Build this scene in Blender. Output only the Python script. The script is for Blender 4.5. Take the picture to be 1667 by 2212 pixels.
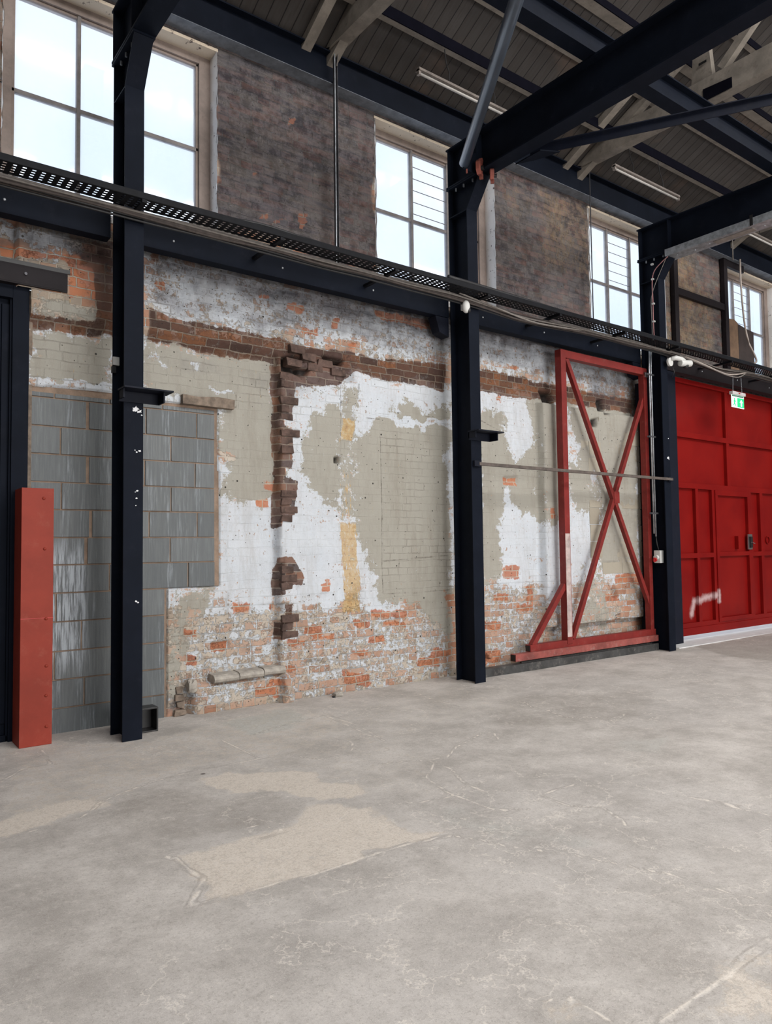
import bpy, bmesh, math, random
import numpy as np
from mathutils import Vector, Matrix, noise as mnoise

# ------------------------------------------------------------------ clear
for o in list(bpy.data.objects):
    bpy.data.objects.remove(o, do_unlink=True)
SC = bpy.context.scene
COL = SC.collection
random.seed(7)
rng = np.random.RandomState(11)

# ------------------------------------------------------------------ camera
cam_d = bpy.data.cameras.new('camera')
cam_d.sensor_fit = 'HORIZONTAL'
cam_d.sensor_width = 36.0
cam_d.lens = 1597.43 / 1667.0 * 36.0
cam_d.clip_end = 200
cam = bpy.data.objects.new('camera', cam_d)
COL.objects.link(cam)
_r = Vector((0.79851803, -0.60183405, -0.01283437))
_u = Vector((-0.01923994, -0.04682578, 0.99871776))
_f = Vector((0.60166334, 0.79724721, 0.04897048))
cam.matrix_world = Matrix(((_r.x, _u.x, -_f.x, 0), (_r.y, _u.y, -_f.y, 0), (_r.z, _u.z, -_f.z, 1.5), (0, 0, 0, 1)))
SC.camera = cam

# ------------------------------------------------------------------ colour management
SC.view_settings.view_transform = 'Standard'
SC.view_settings.look = 'None'
SC.view_settings.gamma = 1.0
SC.view_settings.use_curve_mapping = False
SC.view_settings.exposure = 0.43

# ------------------------------------------------------------------ sky outside
world = bpy.data.worlds.new('sky')
SC.world = world
world.use_nodes = True
wn = world.node_tree
wn.nodes.clear()
w_out = wn.nodes.new('ShaderNodeOutputWorld')
w_bg = wn.nodes.new('ShaderNodeBackground')
w_tc = wn.nodes.new('ShaderNodeTexCoord')
w_ns = wn.nodes.new('ShaderNodeTexNoise')
w_ns.inputs['Scale'].default_value = 3.0
w_ns.inputs['Detail'].default_value = 5.0
w_cr = wn.nodes.new('ShaderNodeValToRGB')
w_cr.color_ramp.elements[0].position = 0.30
w_cr.color_ramp.elements[0].color = (0.62, 0.76, 1.0, 1)
w_cr.color_ramp.elements[1].position = 0.50
w_cr.color_ramp.elements[1].color = (0.90, 0.945, 1.0, 1)
wn.links.new(w_tc.outputs['Generated'], w_ns.inputs['Vector'])
wn.links.new(w_ns.outputs['Fac'], w_cr.inputs['Fac'])
wn.links.new(w_cr.outputs['Color'], w_bg.inputs['Color'])
wn.links.new(w_bg.outputs['Background'], w_out.inputs['Surface'])
w_bg.inputs['Strength'].default_value = 1.15

# ------------------------------------------------------------------ daylight through the rooflights (openings in the roof, behind the camera's view)
def area(name, loc, rot, sx, sy, power, col):
    d = bpy.data.lights.new(name, 'AREA')
    d.shape = 'RECTANGLE'; d.size = sx; d.size_y = sy
    d.energy = power; d.color = col
    o = bpy.data.objects.new(name, d)
    o.location = loc; o.rotation_euler = rot
    COL.objects.link(o)
    return o
SL = math.radians(27)
# far slope rooflight (faces down and towards the brick wall), near slope rooflight, big open doorway in the opposite wall
area('rooflight_far_slope', (8.0, -5.2, 9.46), (SL, 0, 0), 18.0, 3.6, 1420, (1.0, 0.965, 0.92))
area('rooflight_near_slope', (8.0, 0.2, 9.96), (-SL, 0, 0), 18.0, 2.2, 300, (1.0, 0.965, 0.92))
area('doorway_daylight', (6.5, -9.9, 2.6), (math.radians(90), 0, 0), 9.0, 4.6, 660, (1.0, 0.97, 0.94))

# ------------------------------------------------------------------ node helpers
class NT:
    def __init__(s, name):
        s.m = bpy.data.materials.new(name); s.m.use_nodes = True
        s.t = s.m.node_tree; s.t.nodes.clear()
        s.out = s.t.nodes.new('ShaderNodeOutputMaterial')
        s.b = s.t.nodes.new('ShaderNodeBsdfPrincipled')
        s.t.links.new(s.b.outputs[0], s.out.inputs[0])
    def n(s, ty): return s.t.nodes.new(ty)
    def put(s, inp, v):
        if isinstance(v, bpy.types.NodeSocket): s.t.links.new(v, inp)
        elif v is not None:
            if isinstance(v, (tuple, list)) and len(v) == 3 and inp.type == 'RGBA': v = tuple(v) + (1,)
            inp.default_value = v
    def math(s, op, a, b=None, c=None, clamp=False):
        n = s.n('ShaderNodeMath'); n.operation = op; n.use_clamp = clamp
        for i, v in enumerate((a, b, c)):
            if v is not None: s.put(n.inputs[i], v)
        return n.outputs[0]
    def mix(s, f, a, b, mode='MIX'):
        n = s.n('ShaderNodeMix'); n.data_type = 'RGBA'; n.blend_type = mode
        s.put(n.inputs[0], f); s.put(n.inputs[6], a); s.put(n.inputs[7], b)
        return n.outputs[2]
    def obj(s):
        return s.n('ShaderNodeTexCoord').outputs['Object']
    def mapping(s, v, scale=(1, 1, 1), loc=(0, 0, 0), rot=(0, 0, 0)):
        n = s.n('ShaderNodeMapping'); s.put(n.inputs['Vector'], v)
        n.inputs['Scale'].default_value = scale; n.inputs['Location'].default_value = loc; n.inputs['Rotation'].default_value = rot
        return n.outputs[0]
    def noise(s, v, scale, detail=4.0, rough=0.55, col=False, dist=0.0):
        n = s.n('ShaderNodeTexNoise'); s.put(n.inputs['Vector'], v)
        n.inputs['Scale'].default_value = scale; n.inputs['Detail'].default_value = detail
        n.inputs['Roughness'].default_value = rough; n.inputs['Distortion'].default_value = dist
        return n.outputs['Color' if col else 'Fac']
    def vor(s, v, scale, feature='F1', out='Distance', rnd=1.0):
        n = s.n('ShaderNodeTexVoronoi'); n.feature = feature; s.put(n.inputs['Vector'], v)
        n.inputs['Scale'].default_value = scale; n.inputs['Randomness'].default_value = rnd
        return n.outputs[out]
    def ramp(s, f, stops, interp='LINEAR'):
        n = s.n('ShaderNodeValToRGB'); s.put(n.inputs[0], f); e = n.color_ramp.elements
        n.color_ramp.interpolation = interp
        while len(e) < len(stops): e.new(0.5)
        for el, (p, c) in zip(e, stops):
            el.position = p; el.color = (c, c, c, 1) if isinstance(c, (int, float)) else tuple(c) + (1,)
        return n.outputs[0]
    def step(s, v, lo, hi):
        n = s.n('ShaderNodeMapRange'); n.interpolation_type = 'SMOOTHSTEP'
        s.put(n.inputs[0], v); n.inputs[1].default_value = lo; n.inputs[2].default_value = hi
        return n.outputs[0]
    def sep(s, v):
        n = s.n('ShaderNodeSeparateXYZ'); s.put(n.inputs[0], v); return n.outputs
    def comb(s, x, y, z):
        n = s.n('ShaderNodeCombineXYZ')
        for i, v in enumerate((x, y, z)): s.put(n.inputs[i], v)
        return n.outputs[0]
    def attr(s, name):
        n = s.n('ShaderNodeAttribute'); n.attribute_name = name; return n
    def bump(s, h, strength=0.5, dist=0.01, normal=None):
        n = s.n('ShaderNodeBump'); s.put(n.inputs['Height'], h)
        n.inputs['Strength'].default_value = strength; n.inputs['Distance'].default_value = dist
        if normal is not None: s.put(n.inputs['Normal'], normal)
        return n.outputs[0]
    def set(s, **k):
        names = dict(color='Base Color', rough='Roughness', metal='Metallic', normal='Normal', spec='Specular IOR Level',
                     emit='Emission Color', estr='Emission Strength', alpha='Alpha', trans='Transmission Weight')
        for a, v in k.items(): s.put(s.b.inputs[names[a]], v)
        return s.m

def simple(name, col, rough=0.5, metal=0.0, var=0.15, scale=6.0, dust=None, bump=0.0, bscale=40.0, spec=0.5):
    """painted or bare surface with mottled tone, optional pale dust, optional fine bump"""
    t = NT(name); v = t.obj()
    f = t.noise(v, scale, 6.0, 0.65)
    dk = tuple(c * (1 - var) for c in col); lt = tuple(min(1, c * (1 + var)) for c in col)
    c = t.mix(t.step(f, 0.3, 0.7), dk, lt)
    if dust:
        d = t.math('MULTIPLY', t.step(t.noise(v, scale * 2.3, 8.0, 0.75), 0.52, 0.75), dust[1])
        c = t.mix(d, c, dust[0])
    nm = None
    if bump: nm = t.bump(t.noise(v, bscale, 5.0, 0.6), bump, 0.004)
    return t.set(color=c, rough=rough, metal=metal, normal=nm, spec=spec)

M = {}
M['navy'] = simple('navy_painted_steel', (0.0056, 0.0080, 0.0148), 0.6, dust=((0.030, 0.032, 0.048), 0.22), scale=3.0, spec=0.08)
M['navy_dull'] = simple('navy_black_steel', (0.0045, 0.0065, 0.0150), 0.6, dust=((0.03, 0.03, 0.03), 0.3), scale=4.0, spec=0.2)
M['brown_steel'] = simple('brown_black_steel', (0.012, 0.009, 0.011), 0.6, dust=((0.05, 0.04, 0.035), 0.3), scale=4.0, spec=0.2)
M['red_frame'] = simple('red_oxide_frame_paint', (0.19, 0.020, 0.017), 0.5, dust=((0.26, 0.12, 0.10), 0.35), scale=5.0, spec=0.3)
M['red_rail'] = simple('worn_red_rail_paint', (0.25, 0.06, 0.05), 0.6, var=0.3, dust=((0.32, 0.27, 0.24), 0.75), scale=5.0)
M['red_post'] = simple('red_oxide_post_paint', (0.26, 0.034, 0.019), 0.6, var=0.12, spec=0.3, dust=((0.42, 0.14, 0.10), 0.3), scale=3.0)
M['red_door'] = simple('red_gloss_door_paint', (0.34, 0.012, 0.012), 0.38, var=0.12, scale=1.6)
M['timber'] = simple('old_white_timber_paint', (0.225, 0.198, 0.168), 0.8, var=0.22, dust=((0.08, 0.06, 0.05), 0.6), scale=5.0, bump=0.3)
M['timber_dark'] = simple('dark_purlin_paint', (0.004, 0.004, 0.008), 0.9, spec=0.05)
M['frame_paint'] = simple('old_cream_window_paint', (0.235, 0.185, 0.160), 0.6, var=0.15, dust=((0.13, 0.10, 0.085), 0.5), scale=7.0, bump=0.2)
M['bar_paint'] = simple('grey_glazing_bar_paint', (0.22, 0.20, 0.195), 0.6, var=0.2, dust=((0.13, 0.10, 0.09), 0.6), scale=9.0)
M['galv'] = simple('galvanised_steel', (0.42, 0.45, 0.48), 0.42, metal=0.7, var=0.3, scale=14.0)
M['galv_dark'] = simple('dull_galvanised_steel', (0.10, 0.10, 0.11), 0.5, metal=0.5, var=0.3, scale=14.0)
M['tray'] = simple('dark_tray_steel', (0.007, 0.0075, 0.010), 0.6, var=0.3, scale=10.0, spec=0.15)
M['rail'] = simple('worn_black_track_steel', (0.045, 0.045, 0.045), 0.55, var=0.4, dust=((0.24, 0.22, 0.20), 0.75), scale=5.0)
M['rust_bar'] = simple('rusty_grey_bar', (0.095, 0.075, 0.065), 0.7, var=0.3, dust=((0.22, 0.19, 0.17), 0.5), scale=10.0)
M['white_plastic'] = simple('white_plastic', (0.62, 0.62, 0.60), 0.4, var=0.05)
M['cream_cable'] = simple('cream_cable_sheath', (0.42, 0.36, 0.32), 0.5, var=0.1)
M['black_cable'] = simple('black_cable_sheath', (0.018, 0.018, 0.020), 0.55)
M['grey_cable'] = simple('dusty_grey_cable_sheath', (0.20, 0.18, 0.165), 0.7, var=0.2, scale=20)
M['brown_cable'] = simple('dusty_brown_cable_sheath', (0.075, 0.060, 0.055), 0.75, var=0.25, scale=20)
M['pink_cable'] = simple('pink_cable_sheath', (0.42, 0.20, 0.20), 0.5, var=0.1)
M['red_clamp'] = simple('red_oxide_clamp', (0.27, 0.075, 0.055), 0.6, var=0.35, scale=12)
M['pipe'] = simple('blue_grey_pipe_paint', (0.075, 0.095, 0.125), 0.33, dust=((0.12, 0.14, 0.17), 0.3), scale=3)
M['black'] = simple('black_plastic', (0.012, 0.012, 0.013), 0.4)
M['chrome'] = simple('scratched_steel', (0.45, 0.45, 0.46), 0.3, metal=0.9, var=0.2)
M['white_paint'] = simple('white_paint_splat', (0.72, 0.73, 0.75), 0.6, var=0.05)
M['red_plastic'] = simple('red_plastic', (0.45, 0.02, 0.02), 0.4)
M['ply'] = simple('brown_plywood', (0.17, 0.105, 0.065), 0.7, var=0.25, scale=5)
M['ply_dark'] = simple('dark_brown_board', (0.040, 0.028, 0.026), 0.7, var=0.25, scale=5)
M['stone'] = simple('grey_bullnose_stone', (0.36, 0.33, 0.29), 0.85, var=0.25, dust=((0.20, 0.17, 0.14), 0.6), scale=12, bump=0.5)
M['rubble'] = simple('broken_brown_brick', (0.20, 0.155, 0.12), 0.9, var=0.35, dust=((0.34, 0.29, 0.24), 0.5), scale=14, bump=0.6)
M['steel_tube'] = simple('dusty_lamp_steel', (0.52, 0.50, 0.47), 0.5, var=0.1)
M['lamp_body'] = simple('dusty_lamp_housing', (0.22, 0.19, 0.17), 0.6, var=0.2, scale=12)
M['plain_wall'] = simple('grey_painted_masonry', (0.14, 0.13, 0.12), 0.9, var=0.2, scale=2.5, bump=0.4)
M['outer_light'] = simple('pale_concrete_and_light_spill', (0.62, 0.62, 0.62), 0.8, var=0.08)

def m_tube():
    t = NT('fluorescent_tube_glass'); return t.set(color=(0.8, 0.78, 0.75), rough=0.25, emit=(1, 0.97, 0.92), estr=0.0)
M['tube'] = m_tube()

def m_glass(name='window_glass', tint=(0.86, 0.89, 0.93), gloss=0.06, haze=0.0):
    m = bpy.data.materials.new(name); m.use_nodes = True; t = m.node_tree; t.nodes.clear()
    o = t.nodes.new('ShaderNodeOutputMaterial'); tr = t.nodes.new('ShaderNodeBsdfTransparent'); gl = t.nodes.new('ShaderNodeBsdfGlossy')
    tl = t.nodes.new('ShaderNodeBsdfTranslucent'); mx = t.nodes.new('ShaderNodeMixShader'); mx2 = t.nodes.new('ShaderNodeMixShader')
    ns = t.nodes.new('ShaderNodeTexNoise'); tc = t.nodes.new('ShaderNodeTexCoord'); mr = t.nodes.new('ShaderNodeMapRange')
    ns.inputs['Scale'].default_value = 3.0; ns.inputs['Detail'].default_value = 6.0
    t.links.new(tc.outputs['Object'], ns.inputs['Vector']); t.links.new(ns.outputs['Fac'], mr.inputs[0])
    mr.inputs[1].default_value = 0.35; mr.inputs[2].default_value = 0.75; mr.inputs[3].default_value = haze * 0.5; mr.inputs[4].default_value = haze
    tr.inputs[0].default_value = tint + (1,); tl.inputs[0].default_value = (0.9, 0.93, 0.98, 1)
    gl.inputs['Roughness'].default_value = 0.08; mx.inputs[0].default_value = gloss
    t.links.new(mr.outputs[0], mx2.inputs[0]); t.links.new(tr.outputs[0], mx2.inputs[1]); t.links.new(tl.outputs[0], mx2.inputs[2])
    t.links.new(mx2.outputs[0], mx.inputs[1]); t.links.new(gl.outputs[0], mx.inputs[2]); t.links.new(mx.outputs[0], o.inputs[0])
    return m
M['lit_dusty_steel'] = simple('lit_dusty_blue_grey_steel', (0.15, 0.165, 0.19), 0.7, var=0.25, dust=((0.12, 0.12, 0.13), 0.5), scale=8.0, spec=0.2)
M['glass'] = m_glass(haze=0.25)

# ------------------------------------------------------------------ ceiling boards: seams run up the slope, spaced along the wall
def m_boards():
    t = NT('grey_brown_ceiling_boards'); v = t.obj(); s = t.sep(v)
    u = t.math('ADD', t.math('DIVIDE', s[0], 0.143), t.math('MULTIPLY', t.noise(v, 1.1, 2.0), 0.25))
    fr = t.math('FRACT', u); cell = t.math('FLOOR', u)
    edge = t.math('MINIMUM', fr, t.math('SUBTRACT', 1.0, fr))
    wn_ = t.n('ShaderNodeTexWhiteNoise'); wn_.noise_dimensions = '1D'; t.put(wn_.inputs['W'], cell)
    gap = t.step(edge, 0.012, 0.045)
    grain = t.noise(t.mapping(v, (14, 1.2, 1.2)), 2.5, 6.0, 0.7)
    base = t.mix(wn_.outputs[0], (0.042, 0.038, 0.036), (0.064, 0.058, 0.055))
    base = t.mix(t.step(grain, 0.35, 0.75), base, (0.040, 0.032, 0.028))
    base = t.mix(t.math('MULTIPLY', t.step(t.noise(v, 1.7, 6.0, 0.6), 0.5, 0.72), 0.6), base, (0.11, 0.075, 0.055))
    base = t.mix(gap, (0.003, 0.003, 0.004), base)
    return t.set(color=base, rough=0.75, normal=t.bump(gap, 0.6, 0.01))
M['boards'] = m_boards()

# ------------------------------------------------------------------ the brick wall
def m_wall():
    t = NT('layered_old_brick_wall'); v = t.obj(); s = t.sep(v)
    wob = t.noise(v, 5.0, 3.0, 0.5, col=True); ws = t.sep(wob)
    wob2 = t.noise(v, 28.0, 3.0, 0.6, col=True); ws2 = t.sep(wob2)
    x = t.math('ADD', t.math('ADD', s[0], t.math('MULTIPLY', t.math('SUBTRACT', ws[0], 0.5), 0.030)), t.math('MULTIPLY', t.math('SUBTRACT', ws2[0], 0.5), 0.010))
    z = t.math('ADD', t.math('ADD', s[2], t.math('MULTIPLY', t.math('SUBTRACT', ws[1], 0.5), 0.030)), t.math('MULTIPLY', t.math('SUBTRACT', ws2[1], 0.5), 0.010))
    bv = t.comb(x, z, 0.0)
    br = t.n('ShaderNodeTexBrick'); t.put(br.inputs['Vector'], bv)
    br.inputs['Scale'].default_value = 1.0; br.inputs['Brick Width'].default_value = 0.236; br.inputs['Row Height'].default_value = 0.080
    br.inputs['Mortar Size'].default_value = 0.0065; br.inputs['Mortar Smooth'].default_value = 0.35; br.inputs['Bias'].default_value = 0.0
    br.offset = 0.5; br.squash = 0.55; br.squash_frequency = 3
    br.inputs['Color1'].default_value = (0, 0, 0, 1); br.inputs['Color2'].default_value = (1, 1, 1, 1); br.inputs['Mortar'].default_value = (0.5, 0.5, 0.5, 1)
    rnd = br.outputs['Color']; mort = br.outputs['Fac']
    A = t.attr('paint_a'); B = t.attr('paint_b')
    a = t.sep(A.outputs['Color']); b = t.sep(B.outputs['Color'])
    cream, white, cem, och_ = a[0], a[1], a[2], A.outputs['Alpha']
    grime_shade, bare, dark, smooth_ = b[0], b[1], b[2], B.outputs['Alpha']
    n1 = t.noise(v, 9.0, 10.0, 0.76); n2 = t.noise(t.mapping(v, loc=(7, 3, 5)), 16.0, 9.0, 0.78); n3 = t.noise(t.mapping(v, loc=(1, 9, 2)), 3.0, 8.0, 0.66)
    fine = t.noise(v, 90.0, 4.0, 0.7)
    # brick faces
    fac = t.math('ADD', t.math('MULTIPLY', rnd, 0.75), t.math('MULTIPLY', n1, 0.3))
    brick = t.ramp(fac, [(0.05, (0.24, 0.13, 0.085)), (0.25, (0.40, 0.19, 0.115)), (0.42, (0.44, 0.26, 0.18)), (0.58, (0.42, 0.31, 0.235)), (0.78, (0.34, 0.29, 0.235)), (0.95, (0.46, 0.39, 0.31))])
    brick_d = t.ramp(fac, [(0.05, (0.045, 0.028, 0.024)), (0.4, (0.095, 0.048, 0.035)), (0.7, (0.150, 0.070, 0.040)), (0.9, (0.230, 0.095, 0.045)), (1.0, (0.060, 0.045, 0.04))])
    dk = t.step(t.math('ADD', dark, t.math('MULTIPLY', t.math('SUBTRACT', n1, 0.5), 0.6)), 0.16, 0.34)
    brick = t.mix(dk, brick, brick_d)
    mcol = t.mix(dk, (0.50, 0.44, 0.365), (0.20, 0.15, 0.115))
    mcol = t.mix(t.math('MULTIPLY', n2, 0.5), mcol, (0.30, 0.24, 0.18))
    c = t.mix(mort, brick, mcol)
    # cement smear
    def cov(val, nz, k, lo=0.47, hi=0.55, extra=None):
        q = t.math('ADD', val, t.math('MULTIPLY', t.math('SUBTRACT', nz, 0.5), k * 2.5))
        if extra is not None: q = t.math('ADD', q, extra)
        return t.step(q, lo, hi)
    rb_ = t.math('MULTIPLY', t.math('SUBTRACT', rnd, 0.5), 0.55)
    rbm = t.math('MULTIPLY', mort, 0.22)
    cC = cov(cem, n1, 1.5, 0.44, 0.62, t.math('ADD', rb_, rbm))
    cemc = t.mix(n2, (0.40, 0.35, 0.29), (0.56, 0.51, 0.44))
    c = t.mix(t.math('MULTIPLY', cC, 0.85), c, cemc)
    hz = t.math('MULTIPLY', t.step(t.math('ADD', t.math('MAXIMUM', cem, white), t.math('MULTIPLY', t.math('SUBTRACT', n3, 0.5), 0.8)), 0.1, 0.8), t.math('ADD', 0.30, t.math('MULTIPLY', n2, 0.35)))
    c = t.mix(hz, c, (0.60, 0.53, 0.45))
    cW = cov(white, n2, 1.5, 0.46, 0.60, t.math('ADD', t.math('MULTIPLY', rb_, 0.6), rbm))
    wcol = t.mix(n3, (0.53, 0.59, 0.66), (0.67, 0.695, 0.73))
    wcol = t.mix(t.math('MULTIPLY', t.step(n1, 0.56, 0.74), 0.35), wcol, (0.42, 0.41, 0.39))
    c = t.mix(t.math('MULTIPLY', cW, 0.94), c, wcol)
    n12 = t.math('ADD', t.math('MULTIPLY', n1, 0.5), t.math('MULTIPLY', n2, 0.5))
    cR = cov(cream, n12, 1.75, 0.48, 0.54)
    ccol = t.mix(n3, (0.315, 0.300, 0.258), (0.405, 0.388, 0.340))
    ccol = t.mix(t.math('MULTIPLY', t.step(n2, 0.57, 0.72), 0.6), ccol, (0.54, 0.53, 0.48))
    c = t.mix(cR, c, ccol)
    # paint on bricks keeps thin dark joint cracks
    painted = t.math('MAXIMUM', cR, cW)
    jline = t.math('MULTIPLY', t.math('MULTIPLY', t.step(mort, 0.6, 1.0), painted), t.step(n3, 0.46, 0.60))
    jline = t.math('MULTIPLY', jline, t.math('SUBTRACT', 1.0, smooth_))
    c = t.mix(t.math('MULTIPLY', jline, 0.62), c, (0.14, 0.125, 0.105))
    # ochre streaks
    oc = t.math('MULTIPLY', cov(och_, t.noise(t.mapping(v, (3.2, 1, 0.8)), 12.0, 8.0, 0.7), 1.2, 0.40, 0.65), 0.85)
    ocol = t.ramp(n2, [(0.36, (0.60, 0.55, 0.44)), (0.46, (0.52, 0.37, 0.18)), (0.56, (0.50, 0.32, 0.13)), (0.66, (0.30, 0.13, 0.055))])
    c = t.mix(oc, c, ocol)
    # bare bricks where paint was lost
    bb = t.math('MULTIPLY', cov(bare, n1, 0.7, 0.42, 0.56, t.math('MULTIPLY', rb_, 0.3)), 0.93)
    bcol = t.mix(mort, t.mix(dk, t.ramp(fac, [(0.0, (0.42, 0.155, 0.08)), (0.5, (0.52, 0.20, 0.10)), (1.0, (0.38, 0.14, 0.085))]), brick_d), mcol)
    c = t.mix(bb, c, bcol)
    # grubby runs and smudges
    d1 = t.step(t.noise(t.mapping(v, (2.6, 1, 0.55), loc=(3, 1, 7)), 2.2, 9.0, 0.74), 0.44, 0.70)
    d2_ = t.step(n2, 0.50, 0.72)
    c = t.mix(t.math('MULTIPLY', d1, 0.38), c, t.mix(1.0, c, (0.60, 0.54, 0.48), 'MULTIPLY'))
    c = t.mix(t.math('MULTIPLY', d2_, 0.28), c, (0.30, 0.265, 0.225))
    # soot, with painted shade under the wall beam and beside the middle column
    gq = t.math('ADD', grime_shade, t.math('MULTIPLY', t.math('SUBTRACT', n3, 0.5), 0.9))
    gf = t.math('MULTIPLY', t.step(gq, 0.12, 0.92), 0.97)
    hs = t.noise(t.mapping(v, (0.8, 1, 5.0)), 3.0, 8.0, 0.72)
    gf = t.math('MULTIPLY', gf, t.math('ADD', 0.86, t.math('MULTIPLY', t.step(hs, 0.40, 0.62), 0.14)))
    gcol = t.mix(t.step(n1, 0.42, 0.60), (0.026, 0.025, 0.033), (0.092, 0.085, 0.094))
    gcol = t.mix(t.math('MULTIPLY', t.step(n2, 0.58, 0.74), 0.6), gcol, (0.125, 0.115, 0.122))
    gcol = t.mix(t.math('MULTIPLY', t.step(t.noise(v, 5.0, 7.0, 0.7), 0.60, 0.68), 0.4), gcol, (0.12, 0.065, 0.06))
    gcol = t.mix(t.math('MULTIPLY', t.math('MULTIPLY', t.step(mort, 0.5, 1.0), t.step(n3, 0.42, 0.6)), 0.55), gcol, (0.035, 0.03, 0.033))
    gcol = t.mix(t.math('MULTIPLY', t.step(t.noise(t.mapping(v, loc=(4, 4, 1)), 1.6, 9.0, 0.7), 0.50, 0.56), 0.55), gcol, (0.100, 0.094, 0.104))
    gcol = t.mix(t.math('MULTIPLY', t.step(t.noise(t.mapping(v, loc=(9, 4, 1)), 4.0, 9.0, 0.75), 0.56, 0.62), 0.7), gcol, (0.024, 0.020, 0.022))
    gcol = t.mix(t.math('MULTIPLY', bb, 0.75), gcol, t.mix(0.62, bcol, (0.09, 0.05, 0.042)))
    gcol = t.mix(t.math('MULTIPLY', cov(och_, n1, 1.3, 0.30, 0.75), 0.65), gcol, (0.135, 0.098, 0.072))
    c = t.mix(gf, c, gcol)
    ck = t.attr('crack').outputs['Fac']
    cq = t.math('ADD', ck, t.math('MULTIPLY', t.math('SUBTRACT', n1, 0.5), 0.35))
    cl = t.math('MULTIPLY', t.math('SUBTRACT', 1.0, t.step(t.math('ABSOLUTE', cq), 0.02, 0.10)), t.math('ADD', 0.3, t.math('MULTIPLY', t.step(n2, 0.4, 0.6), 0.45)))
    c = t.mix(cl, c, (0.10, 0.085, 0.07))
    c = t.mix(t.attr('hole_shade').outputs['Fac'], c, (0.028, 0.022, 0.020))  # shade painted into the deep holes as dark brown
    # pits
    pit = t.math('MINIMUM', t.step(t.vor(t.mapping(v, loc=(3, 0, 1)), 7.0), 0.05, 0.075), t.step(t.vor(t.mapping(v, loc=(1, 0, 6)), 15.0), 0.05, 0.09))
    c = t.mix(pit, (0.05, 0.045, 0.04), c)
    # relief
    h = t.math('SUBTRACT', 1.0, mort)
    keep = t.math('SUBTRACT', 1.0, t.math('MULTIPLY', t.math('MAXIMUM', t.math('MAXIMUM', cC, cW), cR), 0.6))
    keep = t.math('MULTIPLY', keep, t.math('SUBTRACT', 1.0, t.math('MULTIPLY', smooth_, 0.92)))
    h = t.math('MULTIPLY', h, t.math('MULTIPLY', keep, 0.8))
    h = t.math('ADD', h, t.math('MULTIPLY', painted, 0.25))
    h = t.math('ADD', h, t.math('MULTIPLY', n1, 0.55)); h = t.math('ADD', h, t.math('MULTIPLY', fine, 0.22)); h = t.math('ADD', h, t.math('MULTIPLY', pit, 0.5))
    h = t.math('ADD', h, t.math('MULTIPLY', rnd, 0.25))
    nm = t.bump(h, 0.9, 0.011)
    rough = t.math('SUBTRACT', 0.88, t.math('MULTIPLY', cW, 0.2))
    return t.set(color=c, rough=rough, normal=nm, spec=0.3)
M['wall'] = m_wall()

def m_block(name='grey_painted_blockwork', grey=True):
    t = NT(name); v = t.obj(); s = t.sep(v)
    n1 = t.noise(v, 6.0, 7.0, 0.65); st = t.noise(t.mapping(v, (38, 10, 2.2)), 1.6, 6.0, 0.7); st2 = t.noise(t.mapping(v, (9, 3, 0.7), loc=(4, 0, 0)), 1.2, 5.0, 0.6)
    inf = t.n('ShaderNodeObjectInfo').outputs['Random']
    cell = t.attr('tone').outputs['Fac']
    c = t.mix(cell, (0.080, 0.093, 0.102), (0.145, 0.160, 0.166))
    c = t.mix(t.math('MULTIPLY', n1, 0.5), c, (0.12, 0.124, 0.116))
    # whitish drips down the face, then a painted glint of reflected light
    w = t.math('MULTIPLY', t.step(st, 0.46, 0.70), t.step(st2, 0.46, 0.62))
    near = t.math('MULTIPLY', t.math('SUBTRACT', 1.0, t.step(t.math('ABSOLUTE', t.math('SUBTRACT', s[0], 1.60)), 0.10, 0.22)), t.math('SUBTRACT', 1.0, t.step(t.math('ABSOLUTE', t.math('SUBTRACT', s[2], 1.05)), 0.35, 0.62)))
    glint_mask = t.math('MULTIPLY', t.step(st, 0.38, 0.56), near)
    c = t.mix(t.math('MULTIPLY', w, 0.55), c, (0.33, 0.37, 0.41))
    c = t.mix(t.math('MULTIPLY', glint_mask, 0.7), c, (0.48, 0.53, 0.58))
    c = t.mix(t.math('MULTIPLY', t.step(st, 0.62, 0.4), 0.35), c, (0.05, 0.058, 0.066))
    h = t.math('ADD', t.math('MULTIPLY', st, 0.8), t.math('MULTIPLY', t.noise(v, 70.0, 4.0, 0.7), 0.4))
    return t.set(color=c, rough=0.42, normal=t.bump(h, 0.55, 0.006), spec=0.5)
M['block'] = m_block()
M['block_mortar'] = simple('sandy_orange_mortar', (0.26, 0.185, 0.135), 0.9, var=0.25, dust=((0.16, 0.125, 0.10), 0.5), scale=9, bump=0.6)
def m_cblock():
    t = NT('cream_painted_blockwork'); v = t.obj(); n1 = t.noise(v, 5.0, 7.0, 0.65); n2 = t.noise(v, 24.0, 6.0, 0.7)
    c = t.mix(t.attr('tone').outputs['Fac'], (0.33, 0.295, 0.235), (0.42, 0.385, 0.315))
    c = t.mix(t.step(n1, 0.5, 0.75), c, (0.30, 0.265, 0.21))
    c = t.mix(t.math('MULTIPLY', t.step(n2, 0.62, 0.72), 0.7), c, (0.16, 0.13, 0.10))
    return t.set(color=c, rough=0.85, normal=t.bump(n2, 0.6, 0.006), spec=0.3)
M['cblock'] = m_cblock()

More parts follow.
